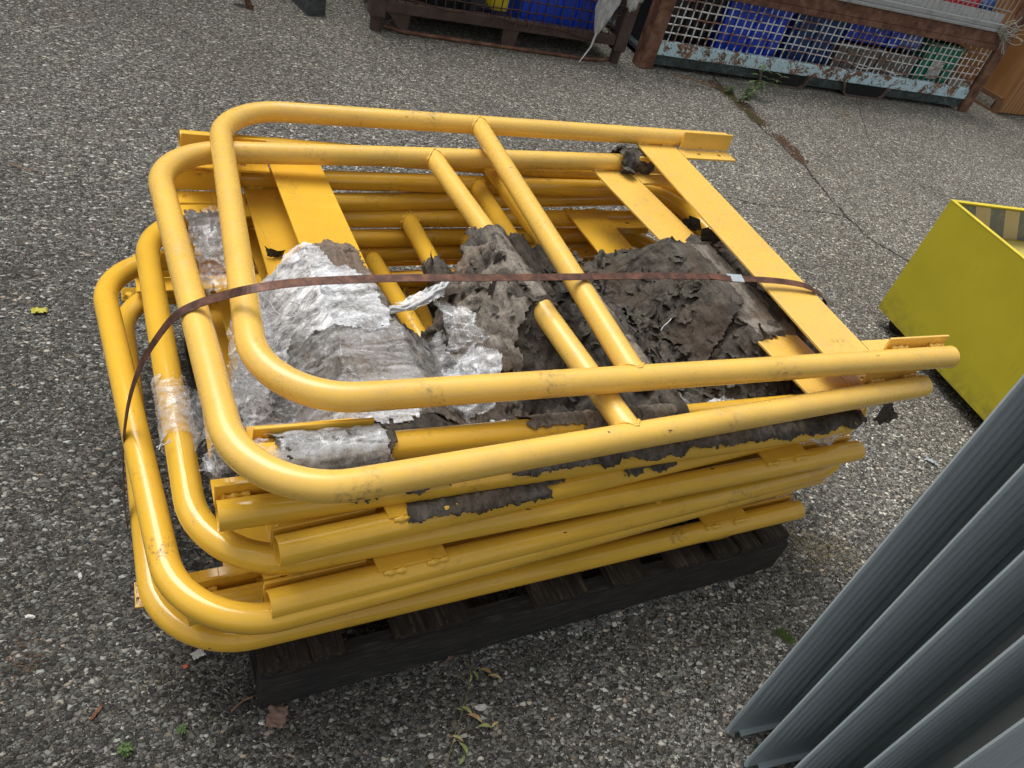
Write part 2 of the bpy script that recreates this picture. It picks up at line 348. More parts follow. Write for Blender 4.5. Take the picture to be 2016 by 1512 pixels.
# ------------------------------------------------------------------ guardrail frames
L0, W0, MU, T0, T1 = 1.4067, .9762, .6353, 1.1102, 1.2331
R = .0238; RC = .15
def plate_holes(b, u0, u1, v0, v1, z0, z1, holes, M):
    """plate in u,v with round holes given as (u, v, r)"""
    cuts = sorted(holes); us = [u0]
    for h in cuts: us += [h[0] - .016, h[0] + .016]
    us.append(u1)
    def bx(a, c): b.box((a, v0, z0), (c, v1, z1), M)
    for i in range(0, len(us), 2): bx(us[i], us[i+1])
    for (hu, hv, hr) in cuts:
        n = 16; outer = []
        for k in range(n):
            a = 2 * math.pi * (k + .5) / n; c, s_ = math.cos(a), math.sin(a)
            q = min(.016 / max(abs(c), 1e-6), ((v1 - hv) if s_ > 0 else (hv - v0)) / max(abs(s_), 1e-6)); outer.append((hu + c * q, hv + s_ * q))
        # exact corners
        for cu, cv in ((1, 1), (-1, 1), (-1, -1), (1, -1)):
            tgt = (hu + cu * .016, v1 if cv > 0 else v0)
            k = min(range(n), key=lambda i: (outer[i][0] - tgt[0])**2 + (outer[i][1] - tgt[1])**2); outer[k] = tgt
        inner = [(hu + math.cos(2*math.pi*(k+.5)/n) * hr, hv + math.sin(2*math.pi*(k+.5)/n) * hr) for k in range(n)]
        vs = [Vector((p[0], p[1], z)) for z in (z0, z1) for p in outer] + [Vector((p[0], p[1], z)) for z in (z0, z1) for p in inner]
        vs = [M @ v for v in vs]; fs = []
        for k in range(n):
            j = (k + 1) % n
            fs += [(n+k, n+j, 3*n+j, 3*n+k), (k, 2*n+k, 2*n+j, j), (2*n+k, 3*n+k, 3*n+j, 2*n+j), (k, j, n+j, n+k)]
        b.add(vs, fs)
def weld_bead(b, pts, r=.0045):
    q = []
    for i, p in enumerate(pts): q.append(Vector(p) + mn.noise_vector(Vector(p) * 150) * .0018)
    b.tube(q, lambda i: r * (1 + .35 * math.sin(i * 1.7) + .25 * mn.noise(Vector(q[i]) * 90)), 8)

def frame(name_label, s, loc, rot, zs, mat, toe_shift=0, L0=L0):
    Rm = Matrix.Rotation(rot[0], 4, 'Z') @ Matrix.Rotation(rot[1], 4, 'Y') @ Matrix.Rotation(rot[2], 4, 'X')
    root = thing('guardrail_frame', name_label, 'guardrail', M=Matrix.Translation(loc) @ Rm, group='yellow guardrail frames stacked on the pallet')
    T = lambda u, v, z=0: Vector((s * (u - L0/2), v - W0/2, zs * z))
    pts = []
    n = 14
    for k in range(8): pts.append(T(L0 + (RC - L0) * k / 7, 0))
    for k in range(1, n): a = math.pi/2 * k / n; pts.append(T(RC - RC * math.sin(a), RC - RC * math.cos(a)))
    for k in range(6): pts.append(T(0, RC + (W0 - 2*RC) * k / 5))
    for k in range(1, n): a = math.pi/2 * k / n; pts.append(T(RC - RC * math.cos(a), W0 - RC + RC * math.sin(a)))
    for k in range(8): pts.append(T(RC + (L0 - RC) * k / 7, W0))
    b = MB(); b.tube(pts, R, 28, hollow=.16); b.obj('post_and_top_rail', mat, root)
    b = MB(); b.tube([T(MU, .008), T(MU, W0*.33), T(MU, W0*.66), T(MU, W0 - .008)], R * .97, 24); b.obj('mid_rail', mat, root)
    for vv, sg in ((0, 1), (W0, -1)):
        b = MB(); q = []
        for k in range(44):
            a = 2*math.pi*k/44; z = (R + .001) * math.sin(a) * .97
            q.append(T(MU + (R + .0005) * math.cos(a), vv + sg * (math.sqrt(max(0, R*R - z*z)) + .002), z))
        weld_bead(b, q + [q[0]], .0029); b.obj('weld_bead', mat, root)
    t0, t1 = T0 + toe_shift, T1 + toe_shift
    Ms = Matrix.Translation((0, -W0/2, 0)) @ Matrix.Diagonal((s, 1, zs, 1)) @ Matrix.Translation((-L0/2, 0, 0))
    tz, tv = (-.0215, -.005) if zs < 0 else (-.0165, .013)
    b = MB(); b.box((t0, tv, tz - .006), (t1, W0 - tv, tz), Ms); bevel(b.obj('toe_board', mat, root), .0012)
    for vv in ((.016, W0 - .016) if zs > 0 else (-.008, W0 + .008)):
        for ua in (t0 + .0, t1 - .045):
            b = MB(); weld_bead(b, [T(ua + .0055*k, vv, -.015 if zs > 0 else -.0225) for k in range(8)], .0055); b.obj('weld_bead', mat, root)
    for vv, sg in ((0, 1), (W0, -1)):
        b = MB()
        f = lambda v: vv + sg * v
        vr = sorted((f(R + .004), f(R + .010)))
        b.box((t1 + .008, vr[0], -.0165), (L0, vr[1], .034), Ms)
        vr2 = sorted((f(R + .0105), f(R + .062)))
        plate_holes(b, t1 + .004, L0, vr2[0], vr2[1], -.0228, -.0168, [(t1 + .06, f(R + .036), .0065), (t1 + .13, f(R + .036), .0065)], Ms)
        bevel(b.obj('angle_bracket', mat, root), .001, 1)
        for ua in (t1 + .02, L0 - .05):
            b = MB(); weld_bead(b, [T(ua + .005*k, f(R + .0005), .012) for k in range(9)], .0052); b.obj('weld_bead', mat, root)
    return root
FR = {
 'F1': (1, (.8451, 1.3262, .6343), (-.0205, -.0346, -.0034), 1, M_YT, 0, 'topmost faded yellow guardrail frame, its open tube end farthest right on the stack'),
 'F2': (1, (.7544, 1.236, .5855), (.0855, -.0024, -.0095), 1, M_YT, 0, 'second faded yellow guardrail frame from the top, mid rail partly wrapped in brown paper'),
 'R1': (-1, (.7972, 1.3157, .530), (.0538, .0385, -.0067), 1, M_YG, -.015, 'glossy yellow guardrail frame, third from top, its left toe board wrapped in white film'),
 'A': (-1, (.752, 1.2836, .4775), (.0389, -.0076, .0088), 1, M_YG, 0, 'yellow guardrail frame whose open left tube end is the highest of three'),
 'B': (-1, (.790, 1.2838, .4325), (.116, .0008, .0006), -1, M_YG, 0, 'yellow guardrail frame whose open left tube end is the middle one of three'),
 'G1': (1, (.7151, 1.2549, .3908), (.0623, -.0031, .0038), -1, M_YG, 0, 'yellow guardrail frame with plastic film wrapped round its left top rail'),
 'C': (-1, (.7791, 1.2468, .3352), (.1134, .0245, .0143), -1, M_YG, 0, 'yellow guardrail frame whose open left tube end is the lowest of three'),
 'G2': (1, (.648, 1.2279, .3049), (.126, .0271, -.009), -1, M_YG, 0, 'yellow guardrail frame reaching farthest left at its upper rounded corner'),
 'D': (-1, (.692, 1.290, .2447), (.066, -.0018, -.0028), 1, M_YG, 0, 'mostly hidden yellow guardrail frame between the lowest left rounded corners, bracket with holes showing'),
 'G3': (1, (.6539, 1.2511, .1918), (.0556, -.0186, .0095), -1, M_YG, 0, 'lowest yellow guardrail frame with its open tube end at the right above the pallet'),
 'E': (-1, (.660, 1.292, .1505), (.018, -.0006, 0), -1, M_YG, 0, 'bottom yellow guardrail frame lying on the dark pallet, rounded end at the right'),
}
FM = {}
for k, (s, loc, rot, zs, mat, ts, lab) in FR.items():
    r = frame(lab, s, loc, rot, zs, mat, ts, 1.31 if k == 'E' else L0)
    Rm = Matrix.Rotation(rot[0], 4, 'Z') @ Matrix.Rotation(rot[1], 4, 'Y') @ Matrix.Rotation(rot[2], 4, 'X')
    MW = Matrix.Translation(loc) @ Rm
    FM[k] = (lambda MW, s, zs: (lambda u, v, z=0: MW @ Vector((s * (u - L0/2), v - W0/2, zs * z))))(MW, s, zs)

# ------------------------------------------------------------------ pallet
PA = math.atan2(.768 - .679, 1.399 - .137); PO = Vector((.137, .679, 0)); PL = 1.262; PD = 1.02
pal = thing('wooden_pallet', 'nearly black weathered wooden pallet under the stack of yellow frames', 'pallet', M=RZ(PO, PA))
def rough_board(b, a, c, seg, amp=.003, ax=1):
    (x0, y0, z0), (x1, y1, z1) = a, c; n = seg; m = 4
    vs = []; L = (y1 - y0) if ax else (x1 - x0)
    for i in range(n + 1):
        t = i / n; ring = []
        if ax:
            prof = [(x0, z0), (x0, z1)] + [(x0 + (x1-x0) * j / m, z1) for j in range(1, m)] + [(x1, z1), (x1, z0)]
            for px, pz in prof:
                yy = y0 + (y1-y0) * t; q = Vector((px*9+z0, yy*4, pz*9)); e = 0
                if i in (0, n): e = mn.noise(Vector((px*60, z1*9, i))) * amp * 2.5
                ring.append((px + mn.noise(q) * amp, yy + e, pz + mn.noise(q * 3 + Vector((5, 5, 5))) * amp * .7))
        else:
            prof = [(y0, z0), (y0, z1)] + [(y0 + (y1-y0) * j / m, z1) for j in range(1, m)] + [(y1, z1), (y1, z0)]
            for py, pz in prof:
                xx = x0 + (x1-x0) * t; q = Vector((xx*4, py*9+z0, pz*9)); ring.append((xx, py + mn.noise(q) * amp, pz + mn.noise(q*3) * amp * .7))
        vs.append(ring)
    k = len(vs[0]); V = [v for r_ in vs for v in r_]; F = []
    for i in range(n):
        for j in range(k):
            F.append((i*k+j, i*k+(j+1) % k, (i+1)*k+(j+1) % k, (i+1)*k+j))
    F += [tuple(range(k)), tuple(range(n*k, n*k+k))[::-1]]
    b.add(V, F)
for y0 in (0.004, PD/2 - .02, PD - .044):
    b = MB(); rough_board(b, (0, y0, .002), (PL, y0 + .042, .1), 30, .003, 0); b.obj('stringer', M_PALLETX, pal)
bds = [(.002, .062), (.064, .126), (.242, .388), (.424, .523), (.565, .668), (.727, .803), (.838, .925), (.962, 1.005), (1.055, 1.135), (1.155, 1.262)]
bds = [(0, .085), (.087, .15), (.245, .40), (.545, .672), (.735, .825), (.90, 1.0), (1.035, 1.095), (1.105, 1.165), (1.175, 1.262)]
for i, (x0, x1) in enumerate(bds):
    b = MB(); rough_board(b, (x0, .008 + random.uniform(.0, .014), .101), (x1, PD, .12 + random.uniform(-.002, .001)), 22, .0035)
    o = b.obj('deck_board', M_PALLET, pal)
for x0 in (.0, .42, .84, 1.15):
    b = MB(); rough_board(b, (x0, .05, .002), (x0 + .1, PD - .05, .019), 10); b.obj('bottom_board', M_PALLET, pal)
for (x, y) in ((.03, .028), (.045, .03), (.12, .03), (.28, .03), (.35, .028), (.58, .03), (.64, .03), (.78, .03), (.95, .03), (1.21, .03)):
    b = MB(); b.tube([(x, y, .118), (x, y, .1222)], .003, 8); b.obj('nail', M_PALLETX, pal)

# ------------------------------------------------------------------ supports for draped sheets
def seg3(k, u0, v0, u1, v1): return (FM[k](u0, v0), FM[k](u1, v1))
SX0, SY0, GS = -.16, .72, .0032
NX, NY = int(1.85 / GS), int(1.2 / GS)
gx, gy = np.meshgrid(SX0 + np.arange(NX) * GS, SY0 + np.arange(NY) * GS, indexing='ij')
def rast_tube(H, a, b_, r=R):
    ax, ay, az = a; bx, by, bz = b_; dx, dy = bx-ax, by-ay; L2 = dx*dx + dy*dy
    t = np.clip(((gx-ax)*dx + (gy-ay)*dy) / L2, 0, 1); d = np.hypot(gx - ax - t*dx, gy - ay - t*dy)
    z = az + t*(bz-az) + np.sqrt(np.clip(r*r - d*d, 0, None)); H[:] = np.where(d < r, np.maximum(H, z), H)
def rast_plate(H, k, u0, u1, v0, v1):
    P = [FM[k](u0, v0, -.016), FM[k](u1, v0, -.016), FM[k](u0, v1, -.016)]
    e1, e2 = P[1]-P[0], P[2]-P[0]; det = e1.x*e2.y - e1.y*e2.x
    rx, ry = gx-P[0].x, gy-P[0].y; s_ = (rx*e2.y - ry*e2.x)/det; t = (e1.x*ry - e1.y*rx)/det
    H[:] = np.where((s_ >= 0) & (s_ <= 1) & (t >= 0) & (t <= 1), np.maximum(H, P[0].z + s_*e1.z + t*e2.z + .004), H)
def dilate(H, slope, it):
    for _ in range(it):
        for ax in (0, 1):
            for sh in (1, -1):
                Q = np.roll(H, sh, ax) - slope * GS; H = np.maximum(H, Q)
        for s1 in (1, -1):
            for s2 in (1, -1): H = np.maximum(H, np.roll(np.roll(H, s1, 0), s2, 1) - slope * GS * 1.414)
    return H
def smooth(H, it):
    for _ in range(it): H = (H*2 + np.roll(H, 1, 0) + np.roll(H, -1, 0) + np.roll(H, 1, 1) + np.roll(H, -1, 1)) / 6
    return H
def uvof(k, px, py, z):
    """frame coordinates of an image point at height z"""
    s = FR[k][0]; p = G(px, py, z); o = FM[k](0, 0); eu = (FM[k](1, 0) - o); ev = (FM[k](0, 1) - o); d = p - o
    return d.dot(eu), d.dot(ev)
def inpoly(X, Y, poly):
    ins = np.zeros(X.shape, bool); n = len(poly)
    for i in range(n):
        x1, y1 = poly[i][:2]; x2, y2 = poly[(i+1) % n][:2]
        c = ((y1 > Y) != (y2 > Y)); xi = (x2-x1)*(Y-y1)/((y2-y1) if y2 != y1 else 1e-9) + x1
        ins ^= c & (X < xi)
    return ins
def field(fn, step=1):
    out = np.zeros((NX, NY))
    for i in range(NX):
        for j in range(NY): out[i, j] = fn(gx[i, j], gy[i, j])
    return out
JX = field(lambda x, y: mn.noise(Vector((x*45, y*45, 3.3)))*.010 + mn.noise(Vector((x*160, y*160, 1)))*.006)
JY = field(lambda x, y: mn.noise(Vector((x*45, y*45, 9.3)))*.010 + mn.noise(Vector((x*160, y*160, 7)))*.006)
def terr(v, k=5.0):
    q = v*k; f = q - math.floor(q); return (math.floor(q) + min(1, max(0, (f-.78)/.22)))/k
def crump(x, y):
    p = Vector((x, y, 0)); q = p + mn.noise_vector(p * 9) * .05
    r1 = 1 - abs(mn.noise(q * 11)) * 2; r2 = 1 - abs(mn.noise(q * 27 + Vector((3, 1, 8)))) * 2; r3 = 1 - abs(mn.noise(q * 62 + Vector((1, 7, 2)))) * 2; r4 = 1 - abs(mn.noise(q * 130 + Vector((4, 1, 2)))) * 2
    return 1.1 * terr(1.0*mn.noise(q*8) + .35*mn.noise(q*22), 4) + .22 * r1 + .14 * r2 + .08 * r3 + .05 * r4
CR = field(crump)
def sheet(poly, H, base_z, name, mat, parent, amp, off, zlo=None, cr=None, lat=.006, cut=None, th=.0008):
    """draped crumpled sheet; poly lists world xy"""
    m = inpoly(gx + JX, gy + JY, poly)
    if cut is not None: m &= ~cut
    D = H
    tight = np.clip((H - base_z) / .03, 0, 1)   # near a support the sheet hugs it
    Z = D + off + (cr if cr is not None else CR) * amp
    idx = -np.ones((NX, NY), int); b = MB()
    ok = m[:-1, :-1] & m[1:, :-1] & m[1:, 1:] & m[:-1, 1:]
    use = np.zeros((NX, NY), bool); use[:-1, :-1] |= ok; use[1:, :-1] |= ok; use[1:, 1:] |= ok; use[:-1, 1:] |= ok
    ii, jj = np.nonzero(use); idx[ii, jj] = np.arange(len(ii))
    vs = []
    for i, j in zip(ii, jj):
        p = Vector((gx[i, j], gy[i, j], Z[i, j])); d = mn.noise_vector(p * 38) * lat
        vs.append((p.x + d.x, p.y + d.y, p.z + d.z * .4))
    fs = [(idx[i, j], idx[i+1, j], idx[i+1, j+1], idx[i, j+1]) for i, j in zip(*np.nonzero(ok))]
    b.add(vs, fs, True); o = b.obj(name, mat, parent)
    if th:
        md = o.modifiers.new('thickness', 'SOLIDIFY'); md.thickness = th; md.offset = 0
    return o, (m, Z)
def poly_px(pts, z): return [G(p[0], p[1], p[2] if len(p) > 2 else z)[:2] for p in pts]

PH = np.full((NX, NY), .30)
low = ['A', 'B', 'G1', 'C']
for k in low:
    rast_tube(PH, *seg3(k, MU, 0, MU, W0)); rast_plate(PH, k, T0, T1, 0, W0)
u0, v0 = 0, 0
rast_tube(PH, *seg3('R1', MU, .0, MU, .62))
rast_plate(PH, 'R1', T0 - .015, T1 - .015, .0, .60)
va, vb = uvof('F2', 1050, 590, .6)[1], uvof('F2', 955, 455, .6)[1]
rast_tube(PH, FM['F2'](MU, va), FM['F2'](MU, vb))
va, vb = uvof('F2', 1530, 660, .57)[1], uvof('F2', 1370, 485, .57)[1]
rast_plate(PH, 'F2', T0, T1, va, vb)
PH0 = PH.copy()
PH = dilate(PH, 1.0, 24); PH = smooth(PH, 2); PH = np.maximum(PH, PH0)
# fill deep pits a little
PH = np.maximum(PH, .445 + .03 * CR)
TI = np.clip((PH - PH0) / .02, 0.12, 1)         # 1 away from supports
CRP = CR * TI * (1 + .25 * (TI < .5))

paper = thing('wrapping_paper', 'torn weathered dark brown wrapping paper crumpled over the middle of the yellow frames', 'paper', loc=(0, 0, 0))
PXP = [(640, 840), (480, 830), (455, 700), (470, 560), (505, 495), (560, 478), (640, 468), (700, 480), (745, 550), (790, 600), (870, 560), (900, 505), (935, 440), (985, 462), (1005, 452), (1060, 470), (1105, 480), (1150, 540), (1155, 490),
       (1195, 452), (1250, 455), (1285, 475), (1325, 490), (1345, 428), (1405, 430), (1540, 560), (1665, 690), (1660, 740), (1590, 790), (1420, 815), (1300, 830), (1150, 838), (1000, 840), (800, 860)]
cutF2 = None
sheet(poly_px(PXP, .55), PH, PH0, 'paper_sheet', M_PAPER, paper, .016, .003, cr=CRP, lat=.008)
# second, offset layer of loose crumpled paper in the right bay and the middle
def crump2(x, y):
    p = Vector((x + 5, y + 2, 3)); q = p + mn.noise_vector(p * 7) * .07
    return 1.2 * terr(1.0*mn.noise(q*7) + .4*mn.noise(q*20), 5) + .3 * (1 - abs(mn.noise(q * 10)) * 2) + .2 * (1 - abs(mn.noise(q * 25)) * 2) + .12 * (1 - abs(mn.noise(q * 58)) * 2) + .06 * mn.noise(q * 140)
CR2 = field(crump2)
P2a = [(1160, 490), (1195, 455), (1250, 455), (1320, 500), (1380, 560), (1440, 640), (1400, 700), (1340, 720), (1290, 650), (1230, 580)]
sheet(poly_px(P2a, .52), PH, PH0, 'paper_fold', M_PAPER, paper, .024, .010, cr=CR2 * np.clip(TI * 1.3, .2, 1), lat=.007)
P2b = [(880, 560), (905, 500), (960, 530), (1030, 600), (1060, 640), (1010, 665), (1040, 720), (960, 690), (900, 650)]
sheet(poly_px(P2b, .54), PH, PH0, 'paper_fold', M_PAPERG, paper, .022, .005, cr=CR2 * np.clip(TI * 1.4 - .4, .0, 1), lat=.006)
P2e = [(560, 500), (640, 470), (700, 482), (770, 600), (830, 640), (900, 660), (960, 720), (980, 770), (800, 835), (600, 845), (520, 800), (540, 640)]
sheet(poly_px(P2e, .54), PH, PH0, 'paper_fold', M_PAPERG, paper, .008, .005, cr=CR2 * np.clip(TI * 1.4 - .3, .05, 1), lat=.004)
P2c = [(1322, 462), (1385, 452), (1425, 500), (1515, 590), (1600, 670), (1625, 712), (1535, 690), (1500, 672), (1478, 655), (1400, 590), (1350, 520)]
sheet(poly_px(P2c, .575), PH, PH0, 'paper_fold', M_PAPERG, paper, .010, .005, cr=CR2 * np.clip(TI * 1.4 - .3, .08, 1), lat=.004)
P2d = [(1290, 780), (1330, 745), (1420, 760), (1500, 735), (1590, 760), (1600, 800), (1440, 830), (1300, 840)]
sheet(poly_px(P2d, .53), PH, PH0, 'paper_fold', M_PAPER, paper, .02, .006, cr=CR2 * TI, lat=.012)

def sleeve(a, b_, r, name, mat, parent, amp=.004, cover=lambda t, ang: True, n=34, seg=None, rag=.03, seed=0, ring=0):
    a, b_ = Vector(a), Vector(b_); L = (b_-a).length; t = (b_-a) / L; seg = seg or int(L / .0028); n = 72
    up = Vector((0, 0, 1)); nn = (up - t * up.dot(t)).normalized(); bb = t.cross(nn); vs = []; keep = {}
    for i in range(seg + 1):
        for k in range(n):
            an = 2*math.pi*k/n; base = a + t*(L*i/seg); d = nn*math.cos(an) + bb*math.sin(an); p = base + d*r
            w_ = (1 - abs(mn.noise(p*45 + Vector((seed, 0, 0))))*2)*.7 + mn.noise(p*120)*.3
            w_ += ring * math.sin(L*i/seg*300 + 3*mn.noise(p*30))
            vs.append(base + d*(r + amp*(.6 + .6*w_)) + mn.noise_vector(p*60)*amp*.4)
            e = rag * (mn.noise(p*30 + Vector((seed, 3, 1))) + .5*mn.noise(p*110))
            s_ = L*i/seg
            keep[(i, k)] = (s_ + e > rag*.7) and (L - s_ + e > rag*.7) and cover(s_/L + e*1.2/L, (an + 14*e) % (2*math.pi))
    fs = [(i*n+k, i*n+(k+1) % n, (i+1)*n+(k+1) % n, (i+1)*n+k) for i in range(seg) for k in range(n) if keep[(i, k)] and keep[(i+1, (k+1) % n)]]
    b = MB(); b.add(vs, fs, True); o = b.obj(name, mat, parent)
    md = o.modifiers.new('thickness', 'SOLIDIFY'); md.thickness = .0009; md.offset = 0
    return o
def uu(k, px, py, z): return uvof(k, px, py, z)[0]
# paper round the third frame's near post, between the film and the yellow stretch, and beyond it
zz = .53
ua, ub = uu('R1', 490, 885, zz), uu('R1', 775, 877, zz)
sleeve(FM['R1'](ua, 0), FM['R1'](ub, 0), R + .002, 'paper_sleeve', M_PAPER, paper, .006, ring=.25, seed=2)
ua, ub = uu('R1', 1000, 855, zz), uu('R1', 1330, 820, zz)
sleeve(FM['R1'](ua, 0), FM['R1'](ub, 0), R + .001, 'paper_sleeve', M_PAPERG, paper, .004, ring=.3, seed=5, cover=lambda t, a: t > .38 or a > 3.9 or a < .55)
# F2 mid rail wrap
va, vb = uvof('F2', 1052, 588, .6)[1], uvof('F2', 950, 450, .6)[1]
sleeve(FM['F2'](MU, va), FM['F2'](MU, vb), R + .001, 'paper_sleeve', M_PAPERG, paper, .003, seed=9, rag=.016)
# R1 mid rail
va, vb = .02, uvof('R1', 1115, 478, .54)[1]
sleeve(FM['R1'](MU, va), FM['R1'](MU, vb), R + .001, 'paper_sleeve', M_PAPERG, paper, .003, seed=11, rag=.02)
va, vb = .1, uvof('A', 1005, 455, .5)[1]
sleeve(FM['A'](MU, va), FM['A'](MU, vb), R + .002, 'paper_sleeve', M_PAPER, paper, .005, seed=12)
va, vb = .1, uvof('G1', 845, 505, .41)[1]
sleeve(FM['G1'](MU, va), FM['G1'](MU, vb), R + .002, 'paper_sleeve', M_PAPER, paper, .006, seed=13)
for k_, v0_, v1_, sd_ in (('R1', .10, .80, 61), ('A', .10, .70, 62), ('B', .10, .70, 63)):
    sleeve(FM[k_](0, v0_), FM[k_](0, v1_), R + .002, 'paper_sleeve', M_PAPER, paper, .007, seed=sd_, rag=.02)
# ragged strips hanging between the near posts
for (k, p0, p1, z, sd_, lo, hi) in (('A', (980, 945), (1690, 830), .478, 21, .0, 1.45), ('B', (760, 1020), (1110, 955), .433, 22, 5.6, 1.2), ('B', (1200, 935), (1330, 905), .433, 23, 5.6, 1.4), ('A', (640, 980), (900, 950), .478, 25, .0, .75)):
    ua, ub = uu(k, *p0, z), uu(k, *p1, z)
    def cov(t, a, lo=lo, hi=hi, sd_=sd_):
        h = hi + .75 * mn.noise(Vector((t*7, sd_, 0))); 
        s = FR[k][0]
        aa = a if s > 0 else (2*math.pi - a)
        return (aa < h) or (aa > 2*math.pi - 1.2)
    P, Q = FM[k](ua, 0), FM[k](ub, 0)
    if P.x > Q.x: P, Q = Q, P
    # angle 0 is up; towards the camera is the negative-b side
    def cov2(t, a, lo=lo, hi=hi, sd_=sd_): 
        h = hi + .8 * mn.noise(Vector((t*6, sd_, 0))) + .3 * mn.noise(Vector((t*30, sd_, 2)))
        return (2*math.pi - a) < h or a < 1.0
    sleeve(P, Q, R + .002, 'paper_strip', M_PAPER, paper, .006, cover=cov2, seed=sd_, ring=.3)
# F2 far post end wrap (clump)
ua, ub = uu('F2', 1205, 317, .585), uu('F2', 1285, 322, .585)
sleeve(FM['F2'](ua, W0), FM['F2'](ub, W0), R + .003, 'paper_sleeve', M_PAPER, paper, .014, seed=31, rag=.02)
# flakes
b = MB(); fl = random.Random(3)
pw = poly_px(PXP, .55)
def zat(x, y):
    i = int((x - SX0) / GS); j = int((y - SY0) / GS)
    return PH[i, j] + CRP[i, j] * .016 + .003 if 0 <= i < NX and 0 <= j < NY else .5
def flake(x, y, z, sz, up=1.0):
    q = Matrix.Rotation(fl.uniform(0, 6.28), 3, 'Z') @ Matrix.Rotation(fl.gauss(0, .55) * up, 3, 'X') @ Matrix.Rotation(fl.gauss(0, .55) * up, 3, 'Y')
    k1, k2 = fl.uniform(-25, 25), fl.uniform(-12, 12); ar = fl.uniform(.45, 1.); n = 5; vs = []
    for i in range(n+1):
        for j in range(n+1):
            s_, t = (i/n - .5)*sz, (j/n - .5)*sz*ar
            e = 1 + .35*mn.noise(Vector((s_*90, t*90, x*50)))
            v = Vector((s_*e, t*e, k1*s_*s_ + k2*t*t + mn.noise(Vector((s_*120, t*120, y*40)))*.004)); vs.append(q @ v + Vector((x, y, z)))
    fs = [(i*(n+1)+j, (i+1)*(n+1)+j, (i+1)*(n+1)+j+1, i*(n+1)+j+1) for i in range(n) for j in range(n) if not (i in (0, n-1) and j in (0, n-1) and fl.random() < .7)]
    b.add(vs, fs, True)
PFL = poly_px([(900, 640), (880, 570), (950, 520), (1030, 600), (1120, 480), (1160, 520), (1230, 455), (1330, 520), (1400, 470), (1620, 700), (1560, 780), (1300, 815), (1190, 770), (1100, 720), (980, 690)], .52)
xs = [p[0] for p in PFL]; ys = [p[1] for p in PFL]; cnt = 0
while cnt < 900:
    x, y = fl.uniform(min(xs), max(xs)), fl.uniform(min(ys), max(ys))
    if inpoly(np.array([[x]]), np.array([[y]]), PFL)[0, 0]:
        i = int((x - SX0) / GS); j = int((y - SY0) / GS)
        if TI[i, j] < .5: cnt += .2; continue
        flake(x, y, zat(x, y) + fl.uniform(.001, .008), min(.05, fl.lognormvariate(math.log(.02), .45))); cnt += 1
# hanging tongues
for (px, py, z, sz) in ((1738, 812, .485, .05), (1752, 800, .49, .035), (1240, 330, .59, .05), (850, 520, .44, .06), (860, 510, .42, .05), (1395, 465, .56, .05), (540, 500, .47, .04), (430, 940, .44, .06), (470, 965, .43, .06), (455, 930, .42, .05), (1365, 440, .55, .05)):
    p = G(px, py, z); flake(p.x, p.y, p.z, sz, 1.6)
b.obj('paper_scrap', M_PAPER, paper, kind='stuff')

# ------------------------------------------------------------------ plastic film
film = thing('plastic_film', 'torn white stretch film draped over the left half of the frames', 'plastic film', loc=(0, 0, 0))
def wrk(x, y):
    p = Vector((x, y, 1)); q = p + mn.noise_vector(p * 5) * .06
    a = Vector((q.x * 7 + q.y * 3, q.y * 34 - q.x * 12, 0)); a2 = Vector((q.x*16 + q.y*6, q.y*80 - q.x*30, 5)); return .65*(1-abs(mn.noise(a))*2) + .25*(1-abs(mn.noise(a2))*2) + .12*(1 - abs(mn.noise(Vector((q.x*60, q.y*25, 4))))*2)
WR = field(wrk)
FH = np.maximum(PH + np.maximum(CRP * .016, 0), PH0) + .002
FHs = smooth(dilate(FH, .8, 12), 3); FHs = np.maximum(FHs, FH)
PF1 = [(497, 500), (545, 482), (575, 466), (625, 474), (655, 510), (690, 515), (735, 545), (765, 600), (772, 638), (700, 640), (610, 632), (585, 610), (560, 660), (520, 730), (480, 760), (455, 700), (470, 580)]
sheet(poly_px(PF1, .56), FHs, FH, 'film_sheet', M_FILM, film, .010, .004, cr=WR, lat=.003, th=0)
PF2 = [(560, 620), (770, 620), (800, 650), (880, 600), (900, 650), (960, 660), (1005, 715), (990, 760), (860, 800), (700, 860), (520, 850), (450, 800), (440, 690), (480, 560)]
sheet(poly_px(PF2, .54), FHs, FH, 'film_sheet', M_FILMT, film, .009, .003, cr=WR, lat=.004, th=0)
PF3 = [(880, 690), (930, 660), (985, 690), (1005, 715), (985, 750), (900, 745)]
sheet(poly_px(PF3, .53), FHs, FH, 'film_tuft', M_FILM, film, .016, .010, cr=CR2, lat=.014, th=0)
PF4 = [(650, 815), (800, 800), (830, 835), (760, 850), (620, 852)]
sheet(poly_px(PF4, .53), FHs, FH, 'film_tuft', M_FILM, film, .006, .006, cr=CR, lat=.006, th=0)
PF5 = [(930, 800), (1000, 795), (1080, 800), (1170, 815), (1160, 838), (1000, 838)]
sheet(poly_px(PF5, .53), FHs, FH, 'film_tuft', M_FILMC, film, .012, .008, cr=CR2, lat=.01, th=0)
PF6 = [(1330, 780), (1380, 765), (1470, 770), (1580, 765), (1585, 775), (1460, 800), (1340, 812)]
sheet(poly_px(PF6, .53), FHs, FH, 'film_tuft', M_FILMC, film, .014, .010, cr=CR2, lat=.012, th=0)
ua, ub = uu('R1', 478, 885, zz), uu('R1', 775, 872, zz)
sleeve(FM['R1'](ua, 0), FM['R1'](ub, 0), R + .0075, 'film_sleeve', M_FILMT, film, .005, seed=41, rag=.04)
va, vb = uvof('G1', 375, 885, .39)[1], uvof('G1', 330, 745, .39)[1]
sleeve(FM['G1'](0, va), FM['G1'](0, vb), R + .002, 'film_sleeve', M_FILMT, film, .004, seed=42, rag=.02)
